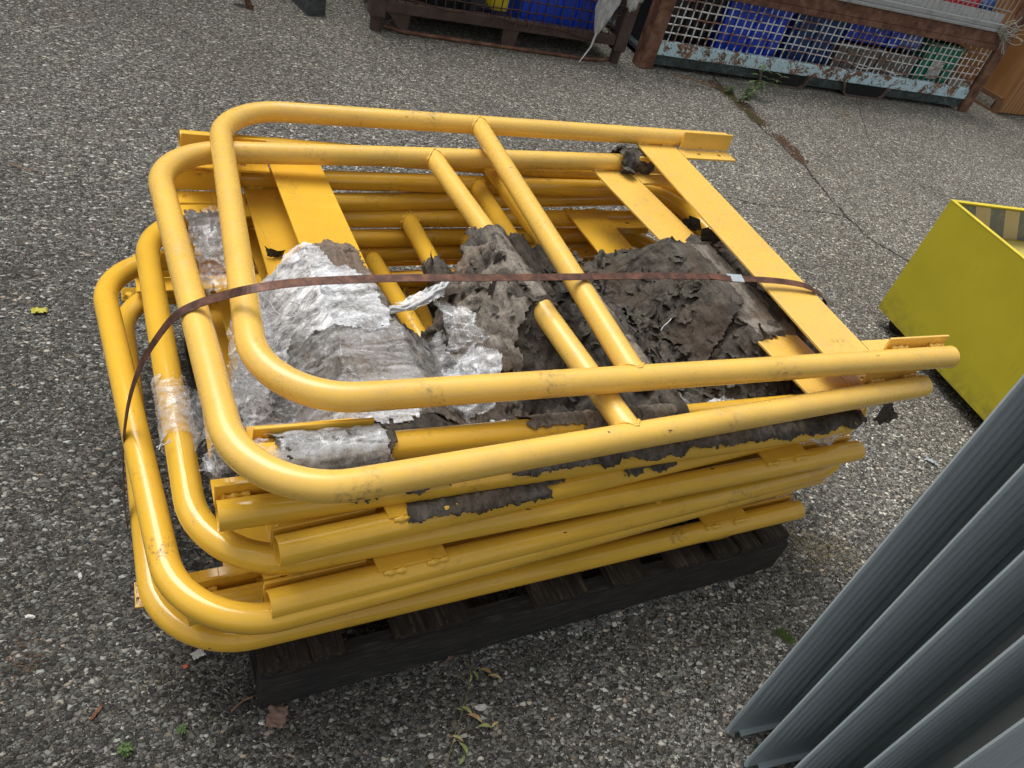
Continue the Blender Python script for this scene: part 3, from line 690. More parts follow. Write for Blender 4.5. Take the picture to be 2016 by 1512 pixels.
def patch(corners, name, mat, amp, n=36, seed=0, bulge=0):
    A, B, C, D = [Vector(c) for c in corners]; vs = []; b = MB()
    for i in range(n+1):
        for j in range(n+1):
            s_, t = i/n, j/n; p = A*(1-s_)*(1-t) + B*s_*(1-t) + C*s_*t + D*(1-s_)*t
            q = p*28 + Vector((seed, seed, 0)); 
            vs.append(p + mn.noise_vector(q)*amp + Vector((0, 0, (1-abs(mn.noise(q*1.8))*2)*amp*.8 + bulge*math.sin(s_*3.14)*math.sin(t*3.14))))
    def inside(i, j):
        e = .12*mn.noise(Vector((i*.35, j*.35, seed))); s_, t = i/n, j/n
        return min(s_, 1-s_, t, 1-t) + e > .02
    fs = [(i*(n+1)+j, (i+1)*(n+1)+j, (i+1)*(n+1)+j+1, i*(n+1)+j+1) for i in range(n) for j in range(n) if inside(i, j)]
    b.add(vs, fs, True); return b.obj(name, mat, film if mat is not M_PAPER else paper)
patch([G(335, 900, .37), G(350, 770, .42), G(420, 760, .45), G(430, 880, .43)], 'film_flap', M_FILMT, .012, seed=2)
patch([G(385, 935, .40), G(420, 870, .44), G(500, 900, .46), G(470, 975, .42)], 'film_flap', M_FILMC, .016, seed=5, bulge=.02)
patch([G(395, 950, .39), G(420, 890, .43), G(500, 920, .45), G(465, 990, .41)], 'paper_fold', M_PAPER, .016, seed=6, bulge=.01)
patch([G(352, 408, .485), G(445, 408, .485), G(470, 560, .47), G(405, 590, .44)], 'film_flap', M_FILMT, .008, seed=8)
patch([G(352, 415, .475), G(450, 415, .475), G(475, 520, .465), G(395, 505, .45)], 'paper_fold', M_PAPERG, .006, seed=9)
patch([G(440, 640, .50), G(500, 560, .55), G(520, 730, .54), G(455, 760, .50)], 'film_flap', M_FILMC, .014, seed=12)
patch([G(430, 800, .46), G(455, 720, .50), G(540, 800, .52), G(500, 860, .50)], 'film_flap', M_FILMC, .016, seed=14)
patch([G(1560, 880, .45), G(1570, 860, .47), G(1650, 850, .47), G(1640, 885, .45)], 'film_tuft', M_FILMC, .02, seed=15)
patch([G(470, 850, .56), G(480, 820, .57), G(690, 838, .57), G(690, 862, .56)], 'film_flap', M_FILMT, .006, seed=21)
# twisted strands at the right of the film
def strand(pts, r, k=3, spread=.006, seed=0):
    b = MB()
    P = [G(*p) for p in pts]; n = 24
    for q in range(k):
        o = []
        for i in range(n+1):
            t = i/n*(len(P)-1); a = min(int(t), len(P)-2); f = t-a; p = P[a]*(1-f) + P[a+1]*f
            o.append(p + Vector((math.cos(q*2.1+i*.25), math.sin(q*2.1+i*.25), math.sin(q+i*.3)))*spread + mn.noise_vector(p*40+Vector((q, seed, 0)))*spread)
        b.tube(o, lambda i: r*(1 + .5*mn.noise(o[i]*80)), 6)
    return b.obj('film_strand', M_FILMW, film)
a = NT('white_plastic_strand'); M_FILMW = a.pr(color=(.55, .56, .57), rough=.35, normal=a.bump(a.noise(150, 4), .5, .002))
strand([(768, 610, .55), (810, 605, .545), (850, 580, .545), (880, 558, .55)], .0035, 6, .004)
patch([G(770, 598, .545), G(870, 555, .55), G(878, 585, .54), G(800, 618, .54)], 'film_flap', M_FILM, .006, seed=33)
patch([G(860, 600, .53), G(915, 610, .53), G(965, 670, .53), G(890, 700, .53)], 'film_flap', M_FILMT, .012, seed=35)
strand([(470, 560, .52), (560, 620, .57), (640, 590, .57)], .0007, 2, .008, 5)
strand([(500, 720, .55), (540, 640, .56), (600, 590, .57)], .0008, 3, .012, 6)
strand([(310, 885, .42), (322, 872, .42), (335, 868, .42)], .0008, 2, .002, 7)
strand([(1300, 650, .53), (1320, 628, .54)], .0012, 1, .001, 8)

# ------------------------------------------------------------------ strap
strap = thing('steel_strap', 'rusty brown steel strap looped over the stack of yellow frames', 'strap', loc=(0, 0, 0))
SP = [(1.03*-.0, 0)] 
def zpt(px, py, z): return G(px, py, z)
SPT = [zpt(252, 1040, .17), zpt(246, 1000, .20), zpt(243, 930, .27), zpt(243, 870, .33), zpt(254, 790, .41), zpt(276, 722, .485), zpt(306, 670, .545), zpt(343, 624, .592), zpt(385, 600, .6165), zpt(440, 582, .643), zpt(505, 567, .673),
       zpt(600, 555, .674), zpt(760, 548, .672), zpt(900, 547, .67), zpt(1050, 546, .666), zpt(1135, 545, .664), zpt(1300, 543, .66), zpt(1400, 545, .655), zpt(1470, 549, .652), zpt(1530, 553, .651), zpt(1580, 561, .650), zpt(1608, 575, .64), zpt(1624, 594, .61)]
last = SPT[-1]; SPT += [last + Vector((.008, .012, -.05)), last + Vector((.0, .02, -.16)), last + Vector((-.06, .02, -.34))]
def catmull(P, n=8):
    o = []
    for i in range(len(P)-1):
        p0, p1, p2, p3 = P[max(i-1, 0)], P[i], P[i+1], P[min(i+2, len(P)-1)]
        for k in range(n):
            t = k/n; o.append(.5*((2*p1) + (p2-p0)*t + (2*p0-5*p1+4*p2-p3)*t*t + (3*p1-p0-3*p2+p3)*t**3))
    return o + [P[-1]]
SC = catmull(SPT)
def ribbon(b, P, w_, th, side=Vector((.0, 1, 0))):
    vs = []
    for i, p in enumerate(P):
        t = (P[min(i+1, len(P)-1)] - P[max(i-1, 0)]).normalized(); s_ = (side - t*side.dot(t)).normalized(); n = s_.cross(t).normalized()
        for a_, c_ in ((-1, -1), (1, -1), (1, 1), (-1, 1)): vs.append(p + s_*w_/2*a_ + n*th/2*c_)
    fs = []
    for i in range(len(P)-1):
        for k in range(4): fs.append((i*4+k, i*4+(k+1) % 4, i*4+4+(k+1) % 4, i*4+4+k))
    b.add(vs, fs)
b = MB(); ribbon(b, SC, .0165, .0014, Vector((-.08, 1, .25))); b.obj('strap_band', M_STRAP, strap)
b = MB(); c0, c1 = zpt(1432, 547, .6545), zpt(1462, 549, .6525); ribbon(b, [c0, (c0+c1)/2, c1], .021, .004, Vector((-.3, 1, .25)))
M_CLIP = mk_plain('zinc_clip', (.55, .62, .66), .35, .5, dk=.1); b.obj('seal_clip', M_CLIP, strap)
b = MB(); c0, c1 = zpt(1395, 543, .6572), zpt(1440, 549, .6555); ribbon(b, [c0, c1], .0165, .0014, Vector((.25, 1, .25))); b.obj('strap_tail', M_STRAP, strap)

# ------------------------------------------------------------------ grey ribbed steel panels (right foreground)
def fin_profile(z):
    f = min(1, max(0, (z - .03) / .20)); f = f*f*(3-2*f)
    pts = [(.005, .0005), (.0005, .0), (-.0003, -.002)]
    n = 170; W = .36
    for i in range(1, n+1):
        t = i/n*W
        y = -.003 - .0015*math.exp(-((t-.004)/.003)**2) - .02*t
        rib = 0
        for c, wd, am in ((.024, .005, .006), (.044, .0055, .007), (.064, .0055, .008), (.084, .0055, .009), (.106, .006, .010), (.135, .008, .012), (.18, .012, .018)):
            rib += am * math.exp(-((t-c)/wd)**2)
        y += rib*f
        pts.append((t, y))
    return pts
def fin_mesh():
    b = MB(); zs_ = [0, .004, .012, .03] + [.05 + .19*i/12 for i in range(13)] + [.3, .5, .8, 1.1, 1.4, 1.7]
    rows = []
    for z in zs_:
        lip = .004*math.exp(-z/.006)
        rows.append([Vector((p[0] + (.02 if z < .002 else 0)*0, p[1] - lip, z)) for p in fin_profile(z)])
    n = len(rows[0]); vs = [v for r_ in rows for v in r_]
    fs = [(i*n+k, i*n+k+1, (i+1)*n+k+1, (i+1)*n+k) for i in range(len(rows)-1) for k in range(n-1)]
    b.add(vs, fs, True)
    o = b.obj('ribbed_face', M_GREY); o.data.set_sharp_from_angle(angle=math.radians(38)); md = o.modifiers.new('thickness', 'SOLIDIFY'); md.thickness = .0018; md.offset = 1
    return o
fin0 = fin_mesh()
ff = MB(); ff.box((.03, -.02, .0), (.34, .0, .004)); foot0 = ff.obj('foot_flange', M_GREY)
flabs = ['tall grey ribbed steel post nearest the yellow frames, its tip farthest left', 'second grey ribbed steel post from the yellow frames, its pointed foot in view', 'third grey ribbed steel post from the yellow frames, cut off at the bottom edge',
         'fourth grey ribbed steel post from the yellow frames', 'fifth grey ribbed steel post, nearest the camera in the lower right corner']
for i in range(5):
    base = Vector((1.030 + .001*i, .430 - .0695*i, .004))
    lean = Matrix.Rotation(.050, 4, 'Y') @ Matrix.Rotation(-.050 + .009*i, 4, 'X')
    t = thing('steel_post', flabs[i], 'steel post', M=Matrix.Translation(base) @ lean @ Matrix.Rotation(math.radians(-2), 4, 'Z'), group='grey ribbed steel posts in a row')
    for src in (fin0, foot0):
        o = src if i == 0 else src.copy()
        if i: COL.objects.link(o)
        o.parent = t

# ------------------------------------------------------------------ yellow steel cabinet
yb = thing('steel_cabinet', 'olive yellow open-topped steel box on castors at the right', 'steel box', M=RZ(Vector((2.60, 1.755, 0)), math.radians(-5)))
YL, YW, YH = 1.5, .95, .54
b = MB()
# side wall towards the stack, with a cut-out, local x = depth (+x), local y = -length
def wall_x(x, y0, y1, z0, z1, cut=None, t=.004):
    if cut:
        cy0, cy1, cz0, cz1 = cut
        for (a_, c_, d_, e_) in ((y0, cy0, z0, z1), (cy1, y1, z0, z1), (cy0, cy1, z0, cz0), (cy0, cy1, cz1, z1)): b.box((x, a_, d_), (x+t, c_, e_))
    else: b.box((x, y0, z0), (x+t, y1, z1))
wall_x(0, -YL, 0, .06, YH, (-.99, -.86, .31, .41)); wall_x(YW, -YL, 0, .06, YH)
b.box((.004, -.004, .06), (YW, 0, YH)); b.box((.004, -YL, .06), (YW, -YL+.004, YH)); b.box((.004, -YL+.004, .06), (YW, -.004, .064))
bevel(b.obj('side_panel', M_YBOX, yb), .0015)
b = MB(); b.box((.006, -YL+.006, .405), (YW-.002, -.006, .41)); b.obj('inner_shelf', mk_plain('dusty_sky_lit_yellow', (.62, .52, .14), .6, dk=.5), yb)  # paler yellow puts the skylight on the shelf into its colour
b = MB(); b.box((.03, -.0075, .415), (YW-.03, -.0045, .53)); b.obj('hazard_strip', M_HAZ, yb)
b = MB(); b.box((-.001, -YL, YH+.0005), (.016, 0, YH+.003)); b.box((.0165, -.016, YH+.0005), (YW, 0, YH+.003)); b.obj('top_lip', mk_plain('top_lit_yellow_edge', (.78, .62, .05), .45), yb)  # brighter yellow paints in the light from above on the rim
for (x, y) in ((.07, -.07), (.07, -YL+.1), (YW-.07, -.07)):
    b = MB(); b.tube([(x-.012, y, .032), (x+.012, y, .032)], .032, 24); b.box((x-.02, y-.02, .05), (x+.02, y+.02, .06)); bevel(b.obj('castor', M_RUBBER, yb), .004)

# ------------------------------------------------------------------ crates used in the cages
def crate(x0, y0, z0, w_, d_, h, mat, label, cat='crate', ribs=5, name='plastic_crate', group=None, taper=.06, label_plate=None):
    t = thing(name, label, cat, loc=(x0, y0, z0), group=group); b = MB()
    tx, ty = w_*taper/2, d_*taper/2; th = .006
    def ring(i): # i inset
        return [(tx+i, ty+i, 0), (w_-tx-i, ty+i, 0), (w_-tx-i, d_-ty-i, 0), (tx+i, d_-ty-i, 0)], [(i, i, h), (w_-i, i, h), (w_-i, d_-i, h), (i, d_-i, h)]
    lo, hi = ring(0); li, hi2 = ring(th); li = [(a_, c_, .006) for a_, c_, _ in li]
    b.add(lo+hi+li+hi2, [(0,1,5,4), (1,2,6,5), (2,3,7,6), (3,0,4,7), (0,3,2,1), (8,12,13,9), (9,13,14,10), (10,14,15,11), (11,15,12,8), (8,9,10,11), (4,5,13,12), (5,6,14,13), (6,7,15,14), (7,4,12,15)])
    for k in range(ribs):
        x = tx + (w_-2*tx)*(k+.5)/ribs; q = ty*.55
        b.box((x-.006, -.004, h*.06), (x+.006, q, h*.9))
    b.obj('crate_body', mat, t)
    b = MB(); b.box((-.008, -.008, h-.03), (w_+.008, 0, h)); b.box((-.008, d_, h-.03), (w_+.008, d_+.008, h)); b.box((-.008, 0, h-.03), (0, d_, h)); b.box((w_, 0, h-.03), (w_+.008, d_, h))
    bevel(b.obj('rim', mat, t), .002)
    if label_plate:
        b = MB(); b.box((w_*.3, -.007, h*.35), (w_*.62, -.0045, h*.7)); b.obj('label_plate', label_plate, t)
    return t

M_PKT = rough_mat('scuffed_brown_steel', [(.3, (.06, .045, .038)), (.7, (.17, .12, .10))], 20, .6, .2, .002); M_VOID = mk_plain('pocket_shade_black', (.006, .006, .006), .9)  # the black stands in for the unlit inside of the fork pockets
# ------------------------------------------------------------------ rusty and light blue mesh container
Y2 = 4.24; X0, X1 = 2.79, 5.80
c2 = thing('mesh_container', 'wide rusty wire mesh container with chipped light blue base rail', 'mesh container', loc=(0, 0, 0))
b = MB(); b.box((X0+.09, Y2, .088), (X1-.10, Y2+.05, .168)); bevel(b.obj('base_rail', M_BRUST, c2), .006)
b = MB(); b.box((X0+.09, Y2+.012, .028), (X1-.10, Y2+.03, .0875)); b.box((X0+.09, Y2+.03, .03), (X1-.1, Y2+1.0, .05)); b.obj('base_skirt', M_SKIRT, c2)
for xa in (3.72, 4.47):
    b = MB(); pr_ = [(xa-.03, .088), (xa, .085), (xa+.02, .03), (xa+.05, .008), (xa+.36, .008), (xa+.39, .03), (xa+.41, .085), (xa+.44, .088)]
    inn = [(xa+.44, .076), (xa+.418, .073), (xa+.40, .022), (xa+.365, .0), (xa+.045, .0), (xa+.01, .022), (xa-.01, .073), (xa-.03, .076)]
    P = pr_ ; Q = inn[::-1]
    n = len(P); vs = []
    for yy in (Y2-.012, Y2+.35):
        vs += [(p[0], yy, p[1]+.002) for p in P] + [(p[0], yy, p[1]+.0005) for p in Q]
    fs = []
    for k in range(n-1): fs += [(k, k+1, n+k+1, n+k), (2*n+k, 3*n+k, 3*n+k+1, 2*n+k+1), (k, 2*n+k, 2*n+k+1, k+1), (n+k, n+k+1, 3*n+k+1, 3*n+k)]
    b.add(vs, fs); b.obj('fork_pocket', M_PKT, c2)
    b = MB(); b.box((xa+.02, Y2+.005, .0105), (xa+.39, Y2+.011, .084)); b.obj('pocket_shade', M_VOID, c2)  # dark plate painted as the shade inside the pocket
for k, (xa, xb, m) in enumerate(((X0, X0+.10, M_RUST), (X1-.10, X1, M_RUST))):
    b = MB(); b.box((xa, Y2-.01, .0), (xb, Y2+.012, 1.25)); b.box((xa if k == 0 else xb-.014, Y2+.0125, .0), (xa+.014 if k == 0 else xb, Y2+.09, 1.25)); bevel(b.obj('corner_post', m, c2), .006)
    b = MB(); b.box((xa, Y2+.93, .0), (xb, Y2+1.0, 1.25)); b.obj('corner_post', m, c2)
b = MB(); b.box((X0+.10, Y2-.006, .462), (X1-.10, Y2+.05, .500)); b.box((X0+.10, Y2-.002, .5005), (X1-.10, Y2+.05, .578)); bevel(b.obj('middle_beam', M_RUST, c2), .005)
def wire_mesh(xa, xb, za, zb, y, sx, sz, r, mat, parent, name='wire_mesh', jit=.004, sag=0):
    b = MB(); rr = random.Random(5)
    n = int((xb-xa)/sx)
    for i in range(n+1):
        x = xa + (xb-xa)*i/n + rr.uniform(-jit, jit); b.tube([(x, y-r, za-.01), (x+rr.uniform(-jit, jit), y-r, (za+zb)/2), (x+rr.uniform(-jit, jit)*2, y-r, zb+.01)], r, 6)
    m = int((zb-za)/sz)
    for j in range(1, m):
        z = za + (zb-za)*j/m; P = []
        for i in range(31):
            x = xa + (xb-xa)*i/30; s_ = 0
            if j == 1: s_ = -sag*math.exp(-((x-4.9)/.35)**2) + .5*sag*math.exp(-((x-4.0)/.3)**2)
            P.append((x, y+r, z + s_ + rr.uniform(-jit, jit)*.6))
        b.tube(P, r, 6)
    return b.obj(name, mat, parent)
wire_mesh(X0+.10, X1-.10, .166, .464, Y2+.03, .056, .046, .0044, M_WIRE, c2, sag=.025)
b = MB(); 
P = [(4.3+.05*i, Y2+.02, .215 + .012*math.sin(i*.9) - .02*math.sin(i/20*3.14)) for i in range(14)]; b.tube(P, .003, 6)
P = [(4.86+.01*i, Y2+.018, .33 - .013*i + .003*math.sin(i)) for i in range(9)]; b.tube(P, .002, 6); b.obj('bent_wire', M_WIRE, c2)
b = MB(); b.box((X0+.02, Y2+.985, .05), (X1-.02, Y2+1.0, 1.2)); b.obj('back_panel', M_BLACKP, c2)
# upper mesh container standing on it
c3 = thing('mesh_container', 'pale grey wire mesh container standing on top of the rusty one', 'mesh container', loc=(0, 0, .58))
b = MB(); b.box((X0+.35, Y2-.02, .001), (X1-.16, Y2+.04, .022)); b.box((X0+.35, Y2-.008, .0225), (X1-.16, Y2+.04, .055)); bevel(b.obj('base_rail', M_ALU, c3), .004)
wire_mesh(X0+.35, X1-.16, .055, .75, Y2+.012, .050, .085, .0034, M_ALU, c3)
b = MB(); b.box((X0+.35, Y2+.05, .03), (X1-.16, Y2+.9, .036)); b.box((X0+.35, Y2+.028, .036), (X1-.18, Y2+.034, .115)); b.obj('liner_sheet', M_WHITE, c3)
# contents of the lower container
cg = 'crates inside the rusty mesh container'
crate(2.93, Y2+.12, .055, .40, .5, .40, M_BLACKP, 'black plastic crate at the left end of the rusty container', ribs=6, group=cg)
crate(3.36, Y2+.10, .055, .50, .5, .40, M_BLUE, 'bright blue plastic crate beside the black one in the rusty container', ribs=3, group=cg)
crate(3.90, Y2+.10, .055, .44, .5, .39, M_BLUED, 'dark blue plastic crate in the middle of the rusty container', ribs=5, group=cg)
crate(4.37, Y2+.09, .055, .38, .5, .26, M_GREYP, 'grey plastic crate under the blue one, left of the pair', ribs=3, group=cg)
crate(4.77, Y2+.09, .055, .34, .5, .25, M_GREYP, 'grey plastic crate between its grey neighbour and the green crate', ribs=3, group=cg)
crate(4.38, Y2+.12, .325, .55, .4, .16, M_BLUE, 'shallow blue crate resting on the grey crates', ribs=2, group=cg)
crate(5.14, Y2+.06, .055, .34, .45, .37, M_GREEN, 'green plastic crate with a white label plate', ribs=2, group=cg, label_plate=M_WHITE)
def bag(x, y, z, sx, sy, sz, mat, label, name='plastic_bag', seed=0):
    b = MB(); n, m = 26, 16; vs = []
    for i in range(m+1):
        ph = math.pi*i/m
        for k in range(n):
            a_ = 2*math.pi*k/n; d = Vector((math.cos(a_)*math.sin(ph), math.sin(a_)*math.sin(ph), math.cos(ph)))
            q = 1 + .22*mn.noise(d*1.7+Vector((seed, 0, 0))) + .13*(1-abs(mn.noise(d*5+Vector((seed, 0, 0))))*2)
            zq = max(-.72, d.z*q); vs.append((x+d.x*sx*q, y+d.y*sy*q, z+sz*(.72+zq)))
    fs = [(i*n+k, i*n+(k+1) % n, (i+1)*n+(k+1) % n, (i+1)*n+k) for i in range(m) for k in range(n)]
    b.add(vs, fs, True); return tag(b.obj(name, mat), label, 'bag')
bag(5.02, Y2+.22, .32, .13, .12, .10, M_BLUEB, 'pale blue plastic bag lying left of the green crate', seed=2)
b = MB(); Mx = RZ(Vector((5.50, Y2+.15, .055)), .2); b.box((0, 0, 0), (.16, .3, .30), Mx); tag(bevel(b.obj('cardboard_box', M_CARD), .003), 'brown cardboard box at the right end of the rusty container', 'box')
bag(4.72, Y2+.3, .62, .26, .2, .12, M_BLUE, 'blue plastic bag in the pale grey upper container', seed=4)
bag(5.30, Y2+.25, .62, .17, .15, .14, M_RED, 'red plastic bag in the pale grey upper container', seed=7)
bag(5.55, Y2+.22, .62, .10, .1, .09, M_BLUED, 'dark blue bag beside the red one in the upper container', seed=9)
bag(5.02, Y2+.32, .62, .16, .15, .10, M_GREYP, 'grey bag between the blue and red ones in the upper container', seed=12)
# frayed rope tie
b = MB(); rr = random.Random(8)
for k in range(26):
    P = []; p = Vector((5.60+rr.uniform(-.03, .03), Y2-.03, .60+rr.uniform(-.03, .03))); d = Vector((rr.uniform(.2, 1), rr.uniform(-.3, .2), rr.uniform(-.4, .5))).normalized()
    for i in range(9): P.append(p.copy()); p = p + d*.022; d = (d + Vector((rr.gauss(0, .35), rr.gauss(0, .2), rr.gauss(0, .35)))).normalized(); p.y = min(p.y, Y2-.02)
    b.tube(P, .0028, 5)
M_ROPE = mk_plain('grey_frayed_rope', (.42, .40, .33), .8, dk=.5); tag(b.obj('rope', M_ROPE), 'frayed pale rope knotted round the right end of the upper container', 'rope')

# ------------------------------------------------------------------ dark brown mesh container, left of it
c1 = thing('mesh_container', 'dark brown wire mesh container standing on low skids, left of the rusty one', 'mesh container', loc=(0, 0, 0))
XA, XB = 1.10, 2.66
b = MB(); b.box((XA+.08, Y2, .105), (XB-.08, Y2+.05, .160)); bevel(b.obj('base_rail', M_BROWN, c1), .004)
for k, xa in enumerate((XA, XB-.08)):
    b = MB(); b.box((xa, Y2-.012, .075), (xa+.08, Y2+.07, 1.1)); bevel(b.obj('corner_post', M_BROWN, c1), .006)
    b = MB(); b.tube([(xa+.045, Y2+.03, .0), (xa+.045, Y2+.03, .085)], .03, 20); b.obj('foot', M_BROWN, c1)
b = MB(); b.prism([(XA+.10, .105), (XA+.22, .105), (XA+.22, .012), (XA+.18, .012)], .012, Matrix.Translation((0, Y2+.01, 0)), 'y'); b.obj('skid_strut', M_BROWN, c1); b = MB(); b.prism([(1.86, .105), (1.96, .105), (1.95, .01), (1.87, .01)], .012, Matrix.Translation((0, Y2+.01, 0)), 'y'); b.obj('skid_strut', M_BROWN, c1)
b = MB(); b.tube([(XA+.09, Y2+.04, .02), (XA+.2, Y2+.012, .013), (1.9, Y2+.0, .011), (2.4, Y2-.01, .011), (2.52, Y2+.0, .012), (2.6, Y2+.04, .014)], .011, 12); b.obj('skid_rod', M_RUST, c1)
wire_mesh(XA+.08, XB-.08, .15, .9, Y2+.02, .052, .055, .004, M_WIREB, c1)
b = MB(); rr = random.Random(4)
for i in range(16):
    x = 1.75 + i*.045; b.tube([(x, Y2-.004, .185), (x+rr.uniform(-.02, .02), Y2-.012, .15), (x+rr.uniform(-.03, .03), Y2-.03, .125+rr.uniform(0, .02))], .0038, 6)
P = [(1.2+.075*i, Y2-.008, .175+.010*math.sin(i*1.1)-.0006*i*i*.3) for i in range(18)]; b.tube(P, .004, 6); b.obj('bent_wire', M_WIREB, c1)
b = MB(); b.box((XA+.02, Y2+.985, .05), (XB-.02, Y2+1.0, 1.1)); b.box((XA+.05, Y2+.06, .09), (XB-.05, Y2+.98, .1)); b.obj('back_panel', M_BLACKP, c1)
crate(1.98, Y2+.10, .105, .52, .5, .40, M_BLUE, 'blue plastic crate behind the dark brown mesh, by the hanging film', ribs=5)
crate(1.20, Y2+.12, .105, .50, .5, .36, M_BLACKP, 'black plastic crate at the left end of the dark brown container', ribs=5)
b = MB(); b.box((0, 0, 0), (.10, .25, .30), RZ(Vector((1.80, Y2+.10, .165)), 0)); tag(bevel(b.obj('plastic_canister', M_YEL2), .012, 3), 'bright yellow plastic canister behind the brown mesh', 'canister')
# hanging film
b = MB(); n, m = 30, 22; vs = []
for i in range(n+1):
    t = i/n; z = .78 - .62*t; wd = .074*(1 - max(0, (t-.55)/.45))**.8*(1+.12*math.sin(t*9+1)) + .004; cx = 2.455 - .05*t**1.3
    for k in range(m):
        a_ = 2*math.pi*k/m; p = Vector((cx + math.cos(a_)*wd, Y2-.05+math.sin(a_)*wd*.35, z)); q = 1+.55*mn.noise(Vector((math.cos(a_)*2.5, math.sin(a_)*2.5, z*5)))+.2*mn.noise(Vector((math.cos(a_)*7, math.sin(a_)*7, z*18)))
        vs.append(Vector((cx + math.cos(a_)*wd*q, Y2-.055+math.sin(a_)*wd*.35*q, z)))
b.add(vs, [(i*m+k, i*m+(k+1) % m, (i+1)*m+(k+1) % m, (i+1)*m+k) for i in range(n) for k in range(m)], True)
b.tube([(2.405, Y2-.055, .18), (2.395, Y2-.06, .10), (2.36, Y2-.075, .05), (2.33, Y2-.09, .012)], lambda i: .008-.0018*i, 8)
o0 = len(b.v); vs = []
for i in range(17):
    ph = math.pi*i/16
    for k in range(20):
        a_ = 2*math.pi*k/20; d = Vector((math.cos(a_)*math.sin(ph), math.sin(a_)*math.sin(ph), math.cos(ph))); q = 1+.3*mn.noise(d*2.5)+.2*mn.noise(d*7)
        vs.append((2.575+d.x*.06*q, Y2-.06+d.y*.04*q, .46+d.z*.13*q))
b.add(vs, [(i*20+k, i*20+(k+1) % 20, (i+1)*20+(k+1) % 20, (i+1)*20+k) for i in range(16) for k in range(20)], True)
tag(b.obj('hanging_film', mk_film('hanging_film_plastic', .6, 1, 30, 0, (1, 1, .3), (.6, .6, .6))), 'twisted piece of grey-white film hanging from the dark brown container', 'plastic film')

# ------------------------------------------------------------------ things cut by the top edge, left
b = MB(); q = G(497, 28); b.tube([(q.x+.00, q.y+.06, .012), (q.x-.02, q.y+.3, .014), (q.x-.02, q.y+.7, .014)], .013, 12); q = G(468, 12)
b.tube([(q.x, q.y+.02, .03), (q.x-.01, q.y+.05, .3)], .028, 16); b.tube([(q.x+.05, q.y+.0, .01), (q.x+.03, q.y+.04, .3)], .012, 12)
tag(b.obj('machine_leg', M_RUST), 'rusty round leg at the top edge, left of the grey timber', 'metal leg')
b = MB(); q = G(640, 33); b.box((-.10, 0, .0), (.0, .7, .09), RZ(q, math.radians(14))); tag(bevel(b.obj('timber_beam', M_BEAM), .004), 'short dark grey timber end at the top edge', 'timber')

# ------------------------------------------------------------------ plywood crate
pc = thing('plywood_crate', 'orange brown plywood crate on a skid in the top right corner', 'crate', M=RZ(Vector((6.20, 4.27, 0)), math.radians(3)))
b = MB(); b.box((0, .02, .10), (.016, 1.0, 1.0)); b.box((.0, .0, .02), (1.2, .0195, 1.0)); bevel(b.obj('side_panel', M_PLY, pc), .002)
b = MB(); b.box((-.02, .03, .085), (0, 1.0, .12)); b.box((-.02, .03, .0), (.0, 1.0, .018)); b.box((-.022, .0, .0), (-.001, .06, .10)); b.box((.02, .04, .0), (1.18, .1, .08)); b.obj('skid', M_CARD, pc)

# ------------------------------------------------------------------ weathered plank beside the pallet
q0, q1 = G(1590, 560), G(1735, 702); d = (q1-q0); ang = math.atan2(d.y, d.x)

# ------------------------------------------------------------------ cracks, moss, debris
def crack(pts, wd, name='pavement_crack'):
    P = catmull([G(*p) for p in pts], 10); b = MB(); vs = []; cols = []
    for i, p in enumerate(P):
        t = (P[min(i+1, len(P)-1)] - P[max(i-1, 0)]).normalized(); s_ = Vector((-t.y, t.x, 0)); p = p + s_*mn.noise(p*9)*.03
        for k in (-1, -.5, 0, .5, 1): vs.append((p.x+s_.x*wd*k, p.y+s_.y*wd*k, .0015)); cols.append(1-abs(k))
    fs = [(i*5+k, i*5+k+1, i*5+6+k, i*5+5+k) for i in range(len(P)-1) for k in range(4)]
    b.add(vs, fs); o = b.obj(name, M_CRACK, kind='structure')
    at = o.data.attributes.new('edge', 'FLOAT', 'POINT'); at.data.foreach_set('value', cols)
crack([(1395, 140), (1450, 205), (1510, 262), (1575, 320), (1640, 395), (1700, 458), (1795, 520)], .030)
crack([(1380, 375), (1440, 393), (1510, 402), (1590, 415), (1670, 430), (1700, 450)], .018)
crack([(1680, 180), (1720, 290), (1790, 350), (1850, 385), (1960, 400)], .011)
crack([(1300, 150), (1350, 168), (1400, 175)], .014)
crack([(1760, 960), (1850, 1040), (1960, 1120)], .012)
def clump(pts, n, spread, mat, name, r0=.003, r1=.008, seed=0):
    rr = random.Random(seed); b = MB(); P = [G(*p) for p in pts]
    for i in range(n):
        a_ = rr.random()*(len(P)-1); k = int(a_); f = a_-k; p = P[k]*(1-f)+P[k+1]*f; x, y = p.x+rr.gauss(0, spread), p.y+rr.gauss(0, spread)
        r = rr.uniform(r0, r1); vs = []
        for m in range(5):
            a2 = m*1.2566+rr.random(); vs.append((x+math.cos(a2)*r, y+math.sin(a2)*r, .001+rr.random()*r*.3))
        vs.append((x+rr.gauss(0, r*.3), y+rr.gauss(0, r*.3), r*rr.uniform(.5, 1.1))); b.add(vs, [(m, (m+1) % 5, 5) for m in range(5)])
    return b.obj(name, mat, kind='stuff')
clump([(1400, 160), (1440, 190), (1470, 215), (1500, 245)], 700, .03, M_DEB, 'crack_debris', seed=1)
clump([(1525, 265), (1560, 295), (1580, 320)], 420, .022, M_DEB, 'crack_debris', seed=2)
clump([(1420, 175), (1450, 200), (1500, 245)], 350, .02, M_MOSS, 'moss', seed=3)
clump([(1530, 1243), (1545, 1252), (1558, 1260)], 260, .006, M_MOSS, 'moss', .0012, .0035, seed=4)
clump([(60, 1290), (20, 1300)], 60, .02, M_DEB, 'crack_debris', .001, .003, seed=5)
